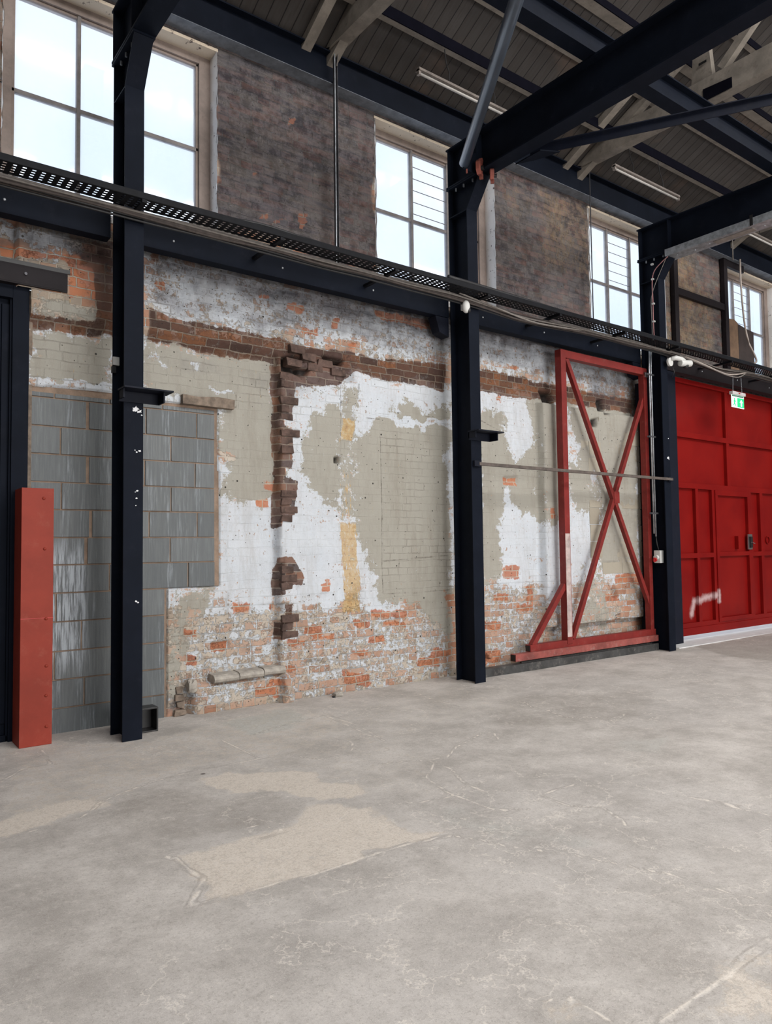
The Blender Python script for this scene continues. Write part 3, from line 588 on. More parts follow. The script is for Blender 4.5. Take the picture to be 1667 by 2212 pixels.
WALL_PAINT=[('cream',1,0.05,[(1.331,3.355),(1.504,3.4),(1.653,3.369),(2.004,3.452),(2.006,2.897),(1.3,2.892)]),('cream',0.75,0.05,[(1.349,3.687),(1.804,3.669),(1.825,3.5),(1.358,3.469)]),('cream',1,0.05,[(2.285,3.427),(2.875,3.424),(3.626,3.458),(3.582,3.176),(3.617,2.165),(3.409,2.018),(2.991,2.063),(2.969,2.929),(2.287,2.879)]),('cream',1,0.05,[(3.782,3.144),(4.32,3.259),(4.304,1.917),(4.104,2.033),(3.775,2.319),(3.735,2.703),(3.78,2.849)]),('cream',0.8,0.05,[(4.337,3.251),(4.541,3.251),(4.54,1.773),(4.32,1.771)]),('cream',1,0.05,[(4.559,3.228),(4.969,3.225),(5.871,3.331),(5.824,0.327),(5.526,0.643),(5.359,0.889),(4.856,0.992),(4.819,1.069),(4.538,1.674)]),('cream',1,0.05,[(6.31,3.267),(6.999,3.33),(6.958,2.565),(6.779,2.174),(6.69,1.104),(6.306,1.051)]),('cream',1,0.05,[(6.899,3.391),(7.356,3.42),(7.393,1.89),(6.941,2.003),(6.87,2.442)]),('cream',1,0.05,[(7.337,3.4),(7.761,3.478),(7.803,1.804),(7.388,1.74)]),('cream',1,0.05,[(7.931,3.434),(8.608,3.377),(8.498,2.004),(7.93,1.899)]),('cream',1,0.05,[(8.557,3.404),(9.491,3.57),(9.445,1.246),(8.537,1.246)]),('cream',0.8,0.05,[(2.479,1.156),(2.975,1.144),(2.984,0.99),(2.826,0.891),(2.637,0.839),(2.624,0.523),(2.558,0.195),(2.489,0.005)]),('cream',0.6,0.1,[(8.118,1.275),(8.62,1.264),(8.793,0.45),(8.58,0.337),(7.983,0.321)]),('cream',-1,0.05,[(3.782,3.134),(4.32,3.249),(4.318,3.09),(4.057,2.973),(3.888,2.764),(3.831,2.497),(3.749,2.421),(3.725,2.702)]),('cream',-1,0.05,[(4.56,3.304),(5.834,3.354),(5.869,3.286),(5.686,3.243),(5.542,3.129),(5.301,3.2),(5.111,3.084),(4.836,2.926),(4.708,2.812),(4.574,2.926)]),('cream',-1,0.05,[(6.328,3.355),(7.202,3.437),(7.314,2.829),(7.0,2.538),(6.881,2.796),(6.765,3.14),(6.339,3.184)]),('cream',-1,0.05,[(3.619,2.329),(3.775,2.328),(3.772,1.859),(3.616,1.86)]),('cream',-0.7,0.05,[(4.526,3.022),(4.708,2.812),(4.643,2.629),(4.551,2.622)]),('cream',-0.8,0.05,[(7.055,2.929),(7.228,2.883),(7.113,2.574),(7.001,2.567)]),('cream',-0.8,0.05,[(7.974,3.06),(8.133,2.882),(8.071,2.562),(7.96,2.681)]),('cream',-0.8,0.05,[(8.354,2.706),(8.471,2.584),(8.404,2.195),(8.338,2.32)]),('cream',-0.6,0.03,[(2.294,3.356),(2.401,3.33),(2.475,3.168),(2.423,3.182),(2.337,3.277)]),('cream',-0.8,0.02,[(2.758,3.339),(2.851,3.219),(2.713,3.31)]),('cream',-0.8,0.02,[(2.922,3.116),(3.163,3.032),(3.089,3.001),(2.945,3.074)]),('white',1,0.05,[(2.991,2.063),(3.409,2.032),(3.578,2.179),(3.571,1.031),(3.429,0.92),(3.23,0.985),(2.989,0.981)]),('white',1,0.05,[(3.592,1.846),(3.991,1.901),(4.32,1.771),(4.316,0.969),(4.092,0.853),(3.69,0.924),(3.598,1.166)]),('white',0.9,0.05,[(3.782,3.144),(4.32,3.269),(4.321,1.868),(4.103,1.913),(3.774,2.093)]),('white',1,0.05,[(3.619,2.329),(3.776,2.352),(4.219,2.11),(4.246,1.94),(4.047,1.95),(3.616,1.907)]),('white',1,0.05,[(4.561,3.319),(5.871,3.358),(5.864,3.052),(4.708,2.787),(4.551,2.622)]),('white',1,0.05,[(4.557,2.623),(4.895,2.648),(4.868,0.966),(5.14,0.978),(5.097,0.791),(4.618,0.84),(4.55,1.179)]),('white',1,0.05,[(6.313,3.382),(7.335,3.471),(7.304,2.525),(6.87,2.442),(6.765,3.14),(6.322,3.154)]),('white',1,0.05,[(6.717,2.056),(6.944,2.092),(7.338,1.952),(7.259,1.086),(6.993,0.948),(6.692,1.19)]),('white',1,0.05,[(7.352,1.74),(7.707,1.742),(7.692,0.828),(7.373,0.785)]),('white',1,0.05,[(7.912,1.93),(8.148,2.028),(8.55,2.018),(8.466,1.267),(8.112,1.119),(7.895,1.002)]),('white',0.8,0.05,[(7.957,3.121),(8.599,3.179),(8.549,2.005),(7.912,1.93)]),('white',0.62,0.15,[(2.283,4.169),(3.63,4.188),(5.817,4.215),(5.881,3.778),(3.627,3.635),(2.284,3.645)]),('white',0.62,0.12,[(6.331,4.075),(7.744,4.04),(9.516,4.093),(9.499,3.744),(7.732,3.712),(6.32,3.67)]),('white',0.85,0.03,[(1.725,3.919),(1.981,4.016),(1.981,3.849),(1.745,3.833)]),('white',0.85,0.06,[(1.072,4.161),(1.609,4.217),(1.667,4.028),(1.229,4.006),(1.074,4.046)]),('white',0.25,0.1,[(2.283,3.997),(2.736,4.049),(3.629,3.995),(3.678,3.691),(3.116,3.713),(2.293,3.698)]),('white',0.2,0.1,[(3.789,3.998),(4.601,3.998),(5.111,3.877),(5.041,3.654),(4.236,3.635),(3.786,3.709)]),('white',0.42,0.1,[(2.557,0.908),(2.989,0.989),(3.404,0.935),(4.32,0.848),(5.851,0.863),(5.838,-0.006),(4.196,0.0),(2.524,-0.008)]),('white',0.2,0.1,[(2.558,0.53),(3.402,0.537),(3.606,0.335),(2.871,0.241)]),('white',0.42,0.1,[(6.268,1.063),(7.319,1.025),(7.375,0.074),(6.334,0.059)]),('white',0.5,0.1,[(7.357,0.845),(8.613,1.103),(8.899,0.443),(8.367,0.102),(7.513,0.179)]),('white',0.3,0.08,[(8.62,1.264),(9.49,1.245),(9.495,0.2),(8.576,0.242)]),('white',0.25,0.05,[(3.107,0.696),(3.608,0.702),(3.607,0.518),(3.302,0.457)]),('white',0.7,0.02,[(2.803,0.978),(2.965,0.969),(2.918,0.885),(2.78,0.915)]),('cement',0.52,0.1,[(2.492,1.038),(5.851,0.863),(5.837,-0.022),(4.196,-0.009),(2.494,-0.012)]),('cement',0.5,0.1,[(6.269,1.119),(8.61,1.039),(9.493,0.167),(6.334,0.059)]),('cement',1,0.03,[(4.319,3.224),(4.541,3.226),(4.555,2.899),(4.327,2.902)]),('cement',0.8,0.03,[(3.783,3.23),(4.321,3.398),(4.53,3.326),(4.32,3.239),(3.782,3.134)]),('cement',1,0.03,[(1.374,3.645),(1.804,3.669),(1.825,3.5),(1.358,3.469)]),('cement',1,0.03,[(1.3,2.892),(1.998,2.913),(1.998,2.888),(1.3,2.869)]),('cement',0.6,0.03,[(2.287,2.879),(3.163,3.032),(3.153,2.903),(2.287,2.854)]),('cement',0.3,0.06,[(6.349,0.613),(7.438,0.602),(7.423,0.188),(6.339,0.225)]),('cement',0.3,0.1,[(3.771,1.765),(4.51,1.773),(4.499,0.936),(3.765,0.975)]),('cement',1,0.02,[(4.805,2.99),(5.864,3.036),(5.861,2.93),(4.835,2.921)]),('cream',-0.9,0.02,[(4.805,2.99),(5.864,3.036),(5.861,2.93),(4.835,2.921)]),('white',0.5,0.03,[(4.805,2.99),(5.864,3.036),(5.861,2.93),(4.835,2.921)]),('white',0.9,0.02,[(1.306,2.951),(2.006,2.971),(2.006,2.897),(1.3,2.884)]),('cream',-0.9,0.02,[(1.306,2.951),(2.006,2.971),(2.006,2.897),(1.3,2.884)]),('white',0.74,0.1,[(2.283,4.212),(3.808,4.277),(5.845,4.284),(9.662,4.378),(9.499,3.744),(6.322,3.728),(5.88,3.75),(3.627,3.659),(2.284,3.675)]),('cement',0.8,0.1,[(2.283,4.212),(3.808,4.277),(5.845,4.284),(9.662,4.378),(9.499,3.744),(6.322,3.728),(5.88,3.75),(3.627,3.659),(2.284,3.675)]),('cement',0.8,0.1,[(1.072,4.2),(2.0,4.272),(2.0,4.104),(1.074,4.008)]),('cement',0.62,0.1,[(2.492,1.038),(3.61,0.932),(3.606,0.335),(2.493,0.203)]),('grime_shade',0.72,0.12,[(1.072,4.2),(1.966,4.261),(1.991,3.517),(1.825,3.488),(1.803,3.894),(1.611,3.934),(1.61,4.015),(1.074,3.969)]),('grime_shade',0.35,0.12,[(2.285,3.397),(3.625,3.372),(3.624,3.181),(2.286,3.184)]),('grime_shade',0.9,0.14,[(2.283,4.255),(3.808,4.301),(5.845,4.284),(9.662,4.378),(9.516,4.093),(5.811,3.935),(3.788,3.95),(2.284,3.954)]),('grime_shade',0.6,0.12,[(2.284,3.954),(3.788,3.95),(5.811,3.935),(9.516,4.093),(9.499,3.744),(5.88,3.75),(3.627,3.659),(2.284,3.675)]),('grime_shade',0.75,0.15,[(1.059,4.285),(1.978,4.326),(3.81,4.447),(5.849,4.454),(9.663,4.413),(9.516,4.093),(5.813,4.047),(3.789,4.094),(2.292,4.042),(1.073,4.123)]),('grime_shade',1,0.05,[(2.944,6.461),(4.912,6.463),(4.819,4.569),(2.917,4.654)]),('grime_shade',0.85,0.05,[(6.749,6.442),(8.698,6.432),(8.624,4.657),(6.699,4.679)]),('grime_shade',0.5,0.05,[(10.753,6.238),(12.318,6.281),(12.208,4.637),(10.667,4.715)]),('grime_shade',0.5,0.15,[(5.386,4.084),(5.927,4.179),(5.906,3.279),(5.586,3.57)]),('grime_shade',0.45,0.1,[(1.609,4.177),(1.98,4.184),(1.984,3.432),(1.825,3.488),(1.822,3.898)]),('grime_shade',0.6,0.1,[(8.428,4.01),(9.748,4.054),(9.716,3.419),(8.61,3.442)]),('grime_shade',0.5,0.05,[(3.626,3.515),(4.534,3.63),(4.53,3.275),(3.624,3.181)]),('grime_shade',0.25,0.15,[(5.868,3.219),(5.831,0.972),(5.638,0.981),(5.553,1.944)]),('grime_shade',0.4,0.1,[(3.788,3.853),(3.891,3.099),(3.622,2.849),(3.572,3.317)]),('grime_shade',0.5,0.05,[(2.515,0.242),(2.735,0.215),(2.735,-0.039),(2.515,-0.007)]),('grime_shade',0.25,0.08,[(3.604,0.107),(5.87,0.108),(5.866,-0.052),(3.603,-0.03)]),('ochre',0.95,0.03,[(4.333,2.888),(4.494,2.878),(4.491,2.643),(4.324,2.63)]),('ochre',0.85,0.03,[(4.314,1.771),(4.522,1.773),(4.551,0.825),(4.326,0.838)]),('ochre',0.4,0.05,[(4.321,2.359),(4.445,2.366),(4.48,1.772),(4.32,1.771)]),('ochre',0.3,0.03,[(4.332,1.332),(4.534,1.327),(4.532,1.18),(4.33,1.187)]),('ochre',0.5,0.15,[(7.788,6.246),(8.695,6.363),(8.652,5.335),(7.71,5.389)]),('ochre',0.3,0.15,[(6.846,6.288),(7.464,6.346),(7.356,5.81),(6.83,5.734)]),('ochre',0.45,0.15,[(10.794,5.792),(12.06,5.82),(11.986,4.685),(10.733,4.725)]),('ochre',0.12,0.15,[(3.241,6.441),(3.825,6.376),(4.161,5.737),(3.931,5.664)]),('bare',1,0.025,[(3.353,2.016),(3.507,2.021),(3.506,1.947),(3.353,1.943)]),('bare',1,0.025,[(4.05,1.154),(4.157,1.15),(4.156,1.068),(4.049,1.073)]),('bare',1,0.025,[(6.777,2.384),(7.021,2.396),(7.018,2.295),(6.774,2.285)]),('bare',1,0.025,[(2.895,0.639),(3.083,0.623),(3.083,0.544),(2.895,0.561)]),('bare',1,0.025,[(2.655,0.533),(2.744,0.524),(2.744,0.452),(2.655,0.461)]),('bare',0.85,0.05,[(2.615,0.777),(2.758,0.766),(2.758,0.689),(2.615,0.701)]),('bare',0.85,0.05,[(3.461,2.191),(3.576,2.196),(3.575,2.112),(3.461,2.107)]),('bare',0.85,0.05,[(3.843,0.738),(4.091,0.72),(4.089,0.616),(3.842,0.636)]),('bare',0.85,0.05,[(3.957,0.637),(4.203,0.617),(4.202,0.541),(3.956,0.562)]),('bare',0.85,0.05,[(4.645,0.582),(4.893,0.562),(4.892,0.472),(4.644,0.493)]),('bare',0.85,0.05,[(4.448,0.743),(4.678,0.728),(4.676,0.653),(4.447,0.67)]),('bare',0.85,0.05,[(4.679,0.851),(5.19,0.821),(5.188,0.734),(4.678,0.767)]),('bare',0.85,0.05,[(4.864,0.725),(5.154,0.705),(5.153,0.644),(4.863,0.665)]),('bare',0.85,0.05,[(3.3,0.189),(3.553,0.159),(3.552,0.045),(3.3,0.078)]),('bare',0.85,0.05,[(3.451,0.239),(3.605,0.221),(3.605,0.162),(3.451,0.18)]),('bare',0.85,0.05,[(4.433,0.453),(4.673,0.431),(4.672,0.357),(4.432,0.381)]),('bare',0.85,0.05,[(5.52,0.354),(5.838,0.326),(5.836,0.219),(5.517,0.25)]),('bare',0.85,0.05,[(5.313,0.27),(5.657,0.236),(5.655,0.131),(5.311,0.167)]),('bare',0.85,0.05,[(3.108,1.005),(3.304,0.995),(3.303,0.896),(3.108,0.908)]),('bare',0.85,0.05,[(3.506,0.984),(3.571,0.985),(3.57,0.903),(3.506,0.901)]),('bare',0.85,0.05,[(3.656,0.615),(3.869,0.597),(3.868,0.523),(3.656,0.542)]),('bare',0.85,0.05,[(3.628,0.345),(3.76,0.331),(3.759,0.262),(3.628,0.277)]),('bare',0.85,0.05,[(6.711,1.265),(7.045,1.256),(7.04,1.092),(6.706,1.104)]),('bare',0.85,0.05,[(6.903,0.778),(7.246,0.759),(7.242,0.658),(6.9,0.679)]),('bare',0.85,0.05,[(6.49,0.603),(6.65,0.592),(6.647,0.479),(6.487,0.491)]),('bare',0.85,0.05,[(6.333,0.586),(6.609,0.567),(6.607,0.482),(6.331,0.503)]),('bare',0.85,0.05,[(7.123,1.001),(7.256,0.997),(7.249,0.791),(7.116,0.795)]),('bare',0.85,0.05,[(6.539,0.922),(6.783,0.911),(6.78,0.831),(6.537,0.843)]),('bare',0.85,0.05,[(6.325,0.281),(6.641,0.253),(6.636,0.083),(6.32,0.116)]),('bare',0.85,0.05,[(4.313,0.224),(4.67,0.185),(4.668,0.038),(4.311,0.081)]),('bare',0.85,0.05,[(4.095,1.204),(4.163,1.202),(4.163,1.154),(4.095,1.157)]),('bare',0.85,0.05,[(3.368,4.03),(3.497,4.056),(3.497,4.008),(3.367,3.983)]),('bare',0.85,0.05,[(3.681,4.001),(3.789,4.022),(3.788,3.95),(3.68,3.93)]),('bare',0.85,0.05,[(3.789,3.998),(3.899,4.019),(3.898,3.921),(3.788,3.901)]),('bare',0.85,0.05,[(3.842,3.79),(4.065,3.829),(4.065,3.745),(3.841,3.708)]),('bare',0.85,0.05,[(4.228,3.942),(4.31,3.957),(4.309,3.836),(4.227,3.822)]),('bare',0.85,0.05,[(4.462,3.71),(4.566,3.727),(4.565,3.66),(4.462,3.645)]),('bare',0.85,0.05,[(6.911,3.81),(7.083,3.834),(7.081,3.774),(6.909,3.75)]),('bare',0.85,0.05,[(6.633,3.39),(6.732,3.402),(6.729,3.325),(6.631,3.314)]),('bare',0.85,0.05,[(7.469,2.012),(7.578,2.015),(7.573,1.863),(7.464,1.861)]),('bare',0.85,0.05,[(8.822,1.096),(9.425,1.078),(9.418,0.943),(8.817,0.967)]),('bare',0.85,0.05,[(8.602,0.847),(8.917,0.832),(8.911,0.702),(8.596,0.719)]),('bare',0.8,0.05,[(3.362,4.888),(3.465,4.916),(3.465,4.845),(3.361,4.817)]),('bare',0.8,0.05,[(3.597,4.879),(3.677,4.901),(3.677,4.862),(3.596,4.841)]),('bare',0.8,0.05,[(3.814,4.971),(3.936,5.004),(3.936,4.92),(3.813,4.888)]),('bare',0.8,0.05,[(3.841,4.895),(3.924,4.917),(3.924,4.828),(3.84,4.806)]),('bare',0.8,0.05,[(3.723,5.966),(3.822,6.001),(3.821,5.936),(3.722,5.902)]),('bare',0.8,0.05,[(3.312,5.276),(3.389,5.3),(3.389,5.262),(3.312,5.238)]),('bare',0.8,0.05,[(3.517,4.834),(3.596,4.855),(3.596,4.822),(3.517,4.801)]),('cement',1,0.02,[(2.978,2.481),(3.073,2.479),(3.102,2.413),(3.063,2.343),(2.977,2.338)]),('cream',-1,0.02,[(2.978,2.481),(3.073,2.479),(3.102,2.413),(3.063,2.343),(2.977,2.338)]),('white',-1,0.02,[(2.978,2.481),(3.073,2.479),(3.102,2.413),(3.063,2.343),(2.977,2.338)]),('dark',1,0.03,[(3.625,3.267),(3.761,3.251),(3.736,2.821),(3.632,2.826)]),('bare',1,0.03,[(3.625,3.267),(3.761,3.251),(3.736,2.821),(3.632,2.826)]),('dark',1,0.03,[(3.632,2.731),(3.735,2.703),(3.722,2.335),(3.629,2.339)]),('bare',1,0.03,[(3.632,2.731),(3.735,2.703),(3.722,2.335),(3.629,2.339)]),('dark',1,0.03,[(3.618,2.245),(3.785,2.211),(3.761,1.849),(3.615,1.851)]),('bare',1,0.03,[(3.618,2.245),(3.785,2.211),(3.761,1.849),(3.615,1.851)]),('dark',1,0.03,[(3.573,1.419),(3.726,1.416),(3.847,1.227),(3.82,1.149),(3.577,1.158)]),('bare',1,0.03,[(3.573,1.419),(3.726,1.416),(3.847,1.227),(3.82,1.149),(3.577,1.158)]),('dark',1,0.03,[(3.62,0.978),(3.712,0.978),(3.699,0.74),(3.619,0.738)]),('bare',1,0.03,[(3.62,0.978),(3.712,0.978),(3.699,0.74),(3.619,0.738)]),('dark',0.95,0.04,[(2.284,3.654),(3.627,3.635),(3.785,3.541),(5.805,3.667),(5.798,3.35),(4.531,3.402),(3.625,3.386),(2.285,3.427)]),('bare',1,0.04,[(2.284,3.654),(3.627,3.635),(3.785,3.541),(5.805,3.667),(5.798,3.35),(4.531,3.402),(3.625,3.386),(2.285,3.427)]),('dark',0.95,0.04,[(6.32,3.682),(7.73,3.65),(8.619,3.641),(9.493,3.618),(9.484,3.431),(7.722,3.424),(6.313,3.411)]),('bare',1,0.04,[(6.32,3.682),(7.73,3.65),(8.619,3.641),(9.493,3.618),(9.484,3.431),(7.722,3.424),(6.313,3.411)]),('dark',0.95,0.04,[(1.287,3.456),(1.864,3.495),(1.864,3.413),(1.288,3.363)]),('bare',1,0.04,[(1.287,3.456),(1.864,3.495),(1.864,3.413),(1.288,3.363)]),('dark',0.95,0.04,[(3.626,3.563),(4.534,3.605),(4.532,3.427),(4.32,3.249),(3.782,3.158),(3.624,3.205)]),('bare',1,0.04,[(3.626,3.563),(4.534,3.605),(4.532,3.427),(4.32,3.249),(3.782,3.158),(3.624,3.205)]),('dark',0.95,0.04,[(1.822,3.94),(2.001,3.937),(2.004,3.415),(1.825,3.426)]),('bare',1,0.04,[(1.822,3.94),(2.001,3.937),(2.004,3.415),(1.825,3.426)]),('bare',1,0.06,[(1.61,4.015),(1.821,4.022),(1.823,3.693),(1.613,3.692)]),('bare',0.9,0.06,[(1.074,4.008),(1.591,4.011),(1.592,3.97),(1.075,3.908)]),('bare',0.8,0.06,[(1.287,3.456),(1.864,3.495),(1.864,3.413),(1.288,3.363)]),('dark',0.4,0.06,[(5.184,4.236),(5.78,4.209),(5.778,4.097),(5.182,4.102)]),('bare',0.9,0.05,[(4.822,4.153),(5.599,4.176),(5.596,4.055),(4.821,4.038)]),('dark',0.5,0.05,[(2.206,4.259),(2.399,4.261),(2.378,4.126),(2.283,4.126)]),('bare',0.9,0.05,[(2.283,4.277),(2.369,4.276),(2.36,4.122),(2.283,4.117)]),('bare',0.8,0.04,[(2.335,3.943),(2.443,3.966),(2.444,3.878),(2.335,3.878)]),('dark',0.8,0.08,[(1.685,4.195),(1.979,4.226),(1.981,3.932),(1.725,3.959)]),('bare',0.7,0.08,[(1.685,4.195),(1.979,4.226),(1.981,3.932),(1.725,3.959)])]  # soot polygons also paint in beam shade and the middle column's shadow
WALL_RELIEF=[(0.1,0.03,[(3.634,3.437),(3.785,3.478),(3.866,3.433),(3.784,3.373),(3.837,3.275),(3.756,3.293),(3.623,3.303),(3.625,3.372)]),(0.12,0.02,[(4.119,3.528),(4.382,3.517),(4.364,3.469),(4.188,3.454)]),(0.07,0.02,[(3.784,3.349),(3.937,3.356),(3.892,3.282),(3.783,3.297)]),(0.12,0.012,[(4.235,2.466),(4.299,2.471),(4.298,2.412),(4.234,2.408)]),(0.1,0.03,[(7.45,3.535),(7.679,3.531),(7.748,3.383),(7.536,3.391)]),(0.08,0.02,[(8.636,3.544),(8.785,3.58),(8.818,3.365),(8.69,3.339)]),(0.08,0.02,[(8.397,3.238),(8.541,3.272),(8.516,3.158),(8.413,3.149)]),(0.03,0.02,[(3.851,0.376),(4.07,0.364),(4.07,0.317),(3.867,0.319)]),(0.02,0.015,[(2.895,0.635),(3.083,0.627),(3.083,0.548),(2.899,0.557)]),(0.02,0.02,[(6.768,2.378),(7.021,2.39),(7.018,2.301),(6.765,2.29)]),(0.05,0.03,[(8.794,0.935),(8.914,0.767),(8.826,0.707),(8.728,0.873)]),(0.05,0.02,[(8.817,0.513),(8.957,0.536),(8.951,0.406),(8.813,0.416)]),(0.05,0.04,[(2.637,0.227),(2.69,0.199),(2.681,-0.01),(2.624,-0.002)]),(0.04,0.02,[(3.613,1.418),(3.62,1.418),(3.618,1.157),(3.611,1.154)]),(0.04,0.02,[(3.61,0.978),(3.617,0.983),(3.616,0.746),(3.608,0.739)]),(0.008,0.01,[(4.842,2.927),(4.855,2.928),(4.844,1.043),(4.832,1.043)]),(-0.015,0.01,[(8.603,3.278),(9.441,3.495),(9.433,1.246),(8.558,1.265)])]
WALL_CRACKS=[(1,[(4.647,2.918),(4.835,2.921),(4.848,2.927)]),(1,[(4.842,2.927),(4.847,2.439),(4.852,1.522),(4.85,1.002),(5.327,0.995),(5.832,1.004)]),(1,[(4.874,1.36),(5.368,1.387)]),(1,[(5.368,1.387),(5.812,1.406)]),(1.4,[(2.479,1.156),(2.475,0.621),(2.472,-0.005)]),(1,[(2.287,2.866),(2.969,2.875)]),(1,[(3.163,3.023),(3.162,2.895),(2.969,2.884)]),(0.8,[(2.758,3.339),(2.828,3.327),(2.875,3.222),(2.898,3.18)]),(0.8,[(2.345,3.278),(2.423,3.281),(2.519,3.313)]),(1,[(6.344,3.07),(6.776,2.935)]),(0.8,[(8.569,3.438),(8.525,2.652),(8.497,1.266)]),(1,[(6.856,3.386),(7.026,3.393)]),(1.3,[(2.894,0.251),(3.203,0.267),(3.602,0.302)]),(0.8,[(3.758,0.079),(3.399,0.034),(2.825,0.041)]),(0.7,[(4.32,3.239),(4.314,1.771)]),(0.7,[(3.011,0.267),(3.4,0.132),(3.501,0.029)]),(0.8,[(1.325,3.186),(1.414,3.192),(1.418,3.161)]),(0.8,[(1.419,3.102),(1.463,3.03)]),(0.9,[(6.256,0.619),(6.898,0.604),(7.346,0.519)]),(1.0,[(8.61,1.039),(8.826,0.707),(8.837,0.253)]),(1.3,[(4.56,3.279),(4.546,3.176)]),(1,[(4.335,3.062),(4.448,3.064)]),(1.2,[(3.711,2.311),(3.775,2.31)]),(0.6,[(7.435,1.8),(7.454,1.079)]),(0.5,[(4.835,2.911),(5.861,2.914)]),(0.5,[(4.773,2.982),(5.864,3.036)])]
FLOOR_PAINT=[('pale',0.45,0.1,[(0.753,4.402),(0.987,4.437),(1.238,4.508),(1.326,4.636),(1.716,4.826),(2.027,4.893),(2.501,4.86),(3.047,4.857),(3.652,5.367),(3.603,6.412),(2.001,5.943),(1.452,6.402),(1.092,6.434)]),('pale',0.9,0.05,[(1.963,4.623),(2.193,4.663),(2.43,4.521),(2.628,4.398),(2.561,4.257),(2.58,4.116),(2.788,3.946),(2.672,3.807),(2.546,3.8),(2.393,3.819),(2.34,4.056),(2.162,4.202),(2.028,4.449)]),('pale',0.68,0.08,[(1.346,3.653),(1.531,3.635),(1.726,3.672),(1.905,3.651),(2.329,3.768),(2.496,3.582),(2.492,3.396),(2.615,2.954),(2.433,2.999),(2.245,3.024),(1.983,3.005),(1.865,3.022),(1.589,3.048),(1.374,3.063),(1.247,3.058),(1.4,3.271),(1.371,3.418)]),('pale',0.8,0.03,[(1.702,3.04),(1.865,3.022),(2.245,3.024),(2.623,2.963),(2.617,2.992),(2.29,3.084),(1.914,3.101),(1.78,3.09)]),('pale',0.6,0.06,[(2.116,1.402),(2.31,1.407),(2.481,1.405),(2.683,1.428),(2.884,1.43),(2.421,1.162)]),('pale',0.7,0.04,[(0.753,4.402),(0.805,4.718),(1.129,4.849),(1.326,4.636),(1.238,4.508),(0.987,4.437)]),('pale',0.5,0.05,[(1.947,1.725),(2.059,1.604),(1.969,1.518),(1.832,1.625)]),('pale',0.35,0.15,[(2.515,5.514),(3.566,6.17),(5.554,6.006),(5.248,4.736),(4.595,4.916),(3.691,4.531),(3.522,4.015),(2.959,3.463),(2.393,3.819),(2.074,4.412)]),('dark',0.55,0.12,[(1.177,4.24),(1.326,4.636),(1.683,4.732),(2.027,4.312),(2.305,3.996),(2.308,3.735),(1.996,3.663),(1.74,3.701),(1.51,3.767),(1.353,4.014)]),('dark',0.6,0.2,[(4.444,4.698),(5.632,5.265),(6.819,4.562),(6.113,3.999),(5.43,3.866),(4.653,4.204)]),('dark',0.9,0.1,[(10.222,6.042),(11.648,6.088),(12.527,5.776),(9.704,4.487),(9.651,5.179)]),('dark',0.5,0.15,[(2.854,5.231),(3.269,5.07),(3.152,4.636),(2.81,4.605),(2.693,4.936)]),('dark',0.5,0.1,[(5.556,6.188),(5.743,5.913),(4.967,5.245),(4.562,5.592)]),('dark',0.35,0.2,[(3.958,5.108),(4.627,5.01),(4.204,4.287),(3.682,4.195)]),('green',0.8,0.1,[(2.737,6.095),(3.094,6.189),(3.586,6.206),(3.45,5.767),(3.227,5.508),(2.737,5.477)]),('green',0.6,0.12,[(4.9,3.705),(5.339,3.337),(4.846,3.07),(4.569,3.378)]),('green',0.6,0.12,[(2.77,3.409),(3.054,3.28),(3.026,2.917),(3.18,2.537),(3.059,2.332),(2.817,2.563),(2.654,2.962)]),('green',0.4,0.15,[(7.733,5.292),(8.612,4.515),(7.524,3.952),(6.819,4.562)])]
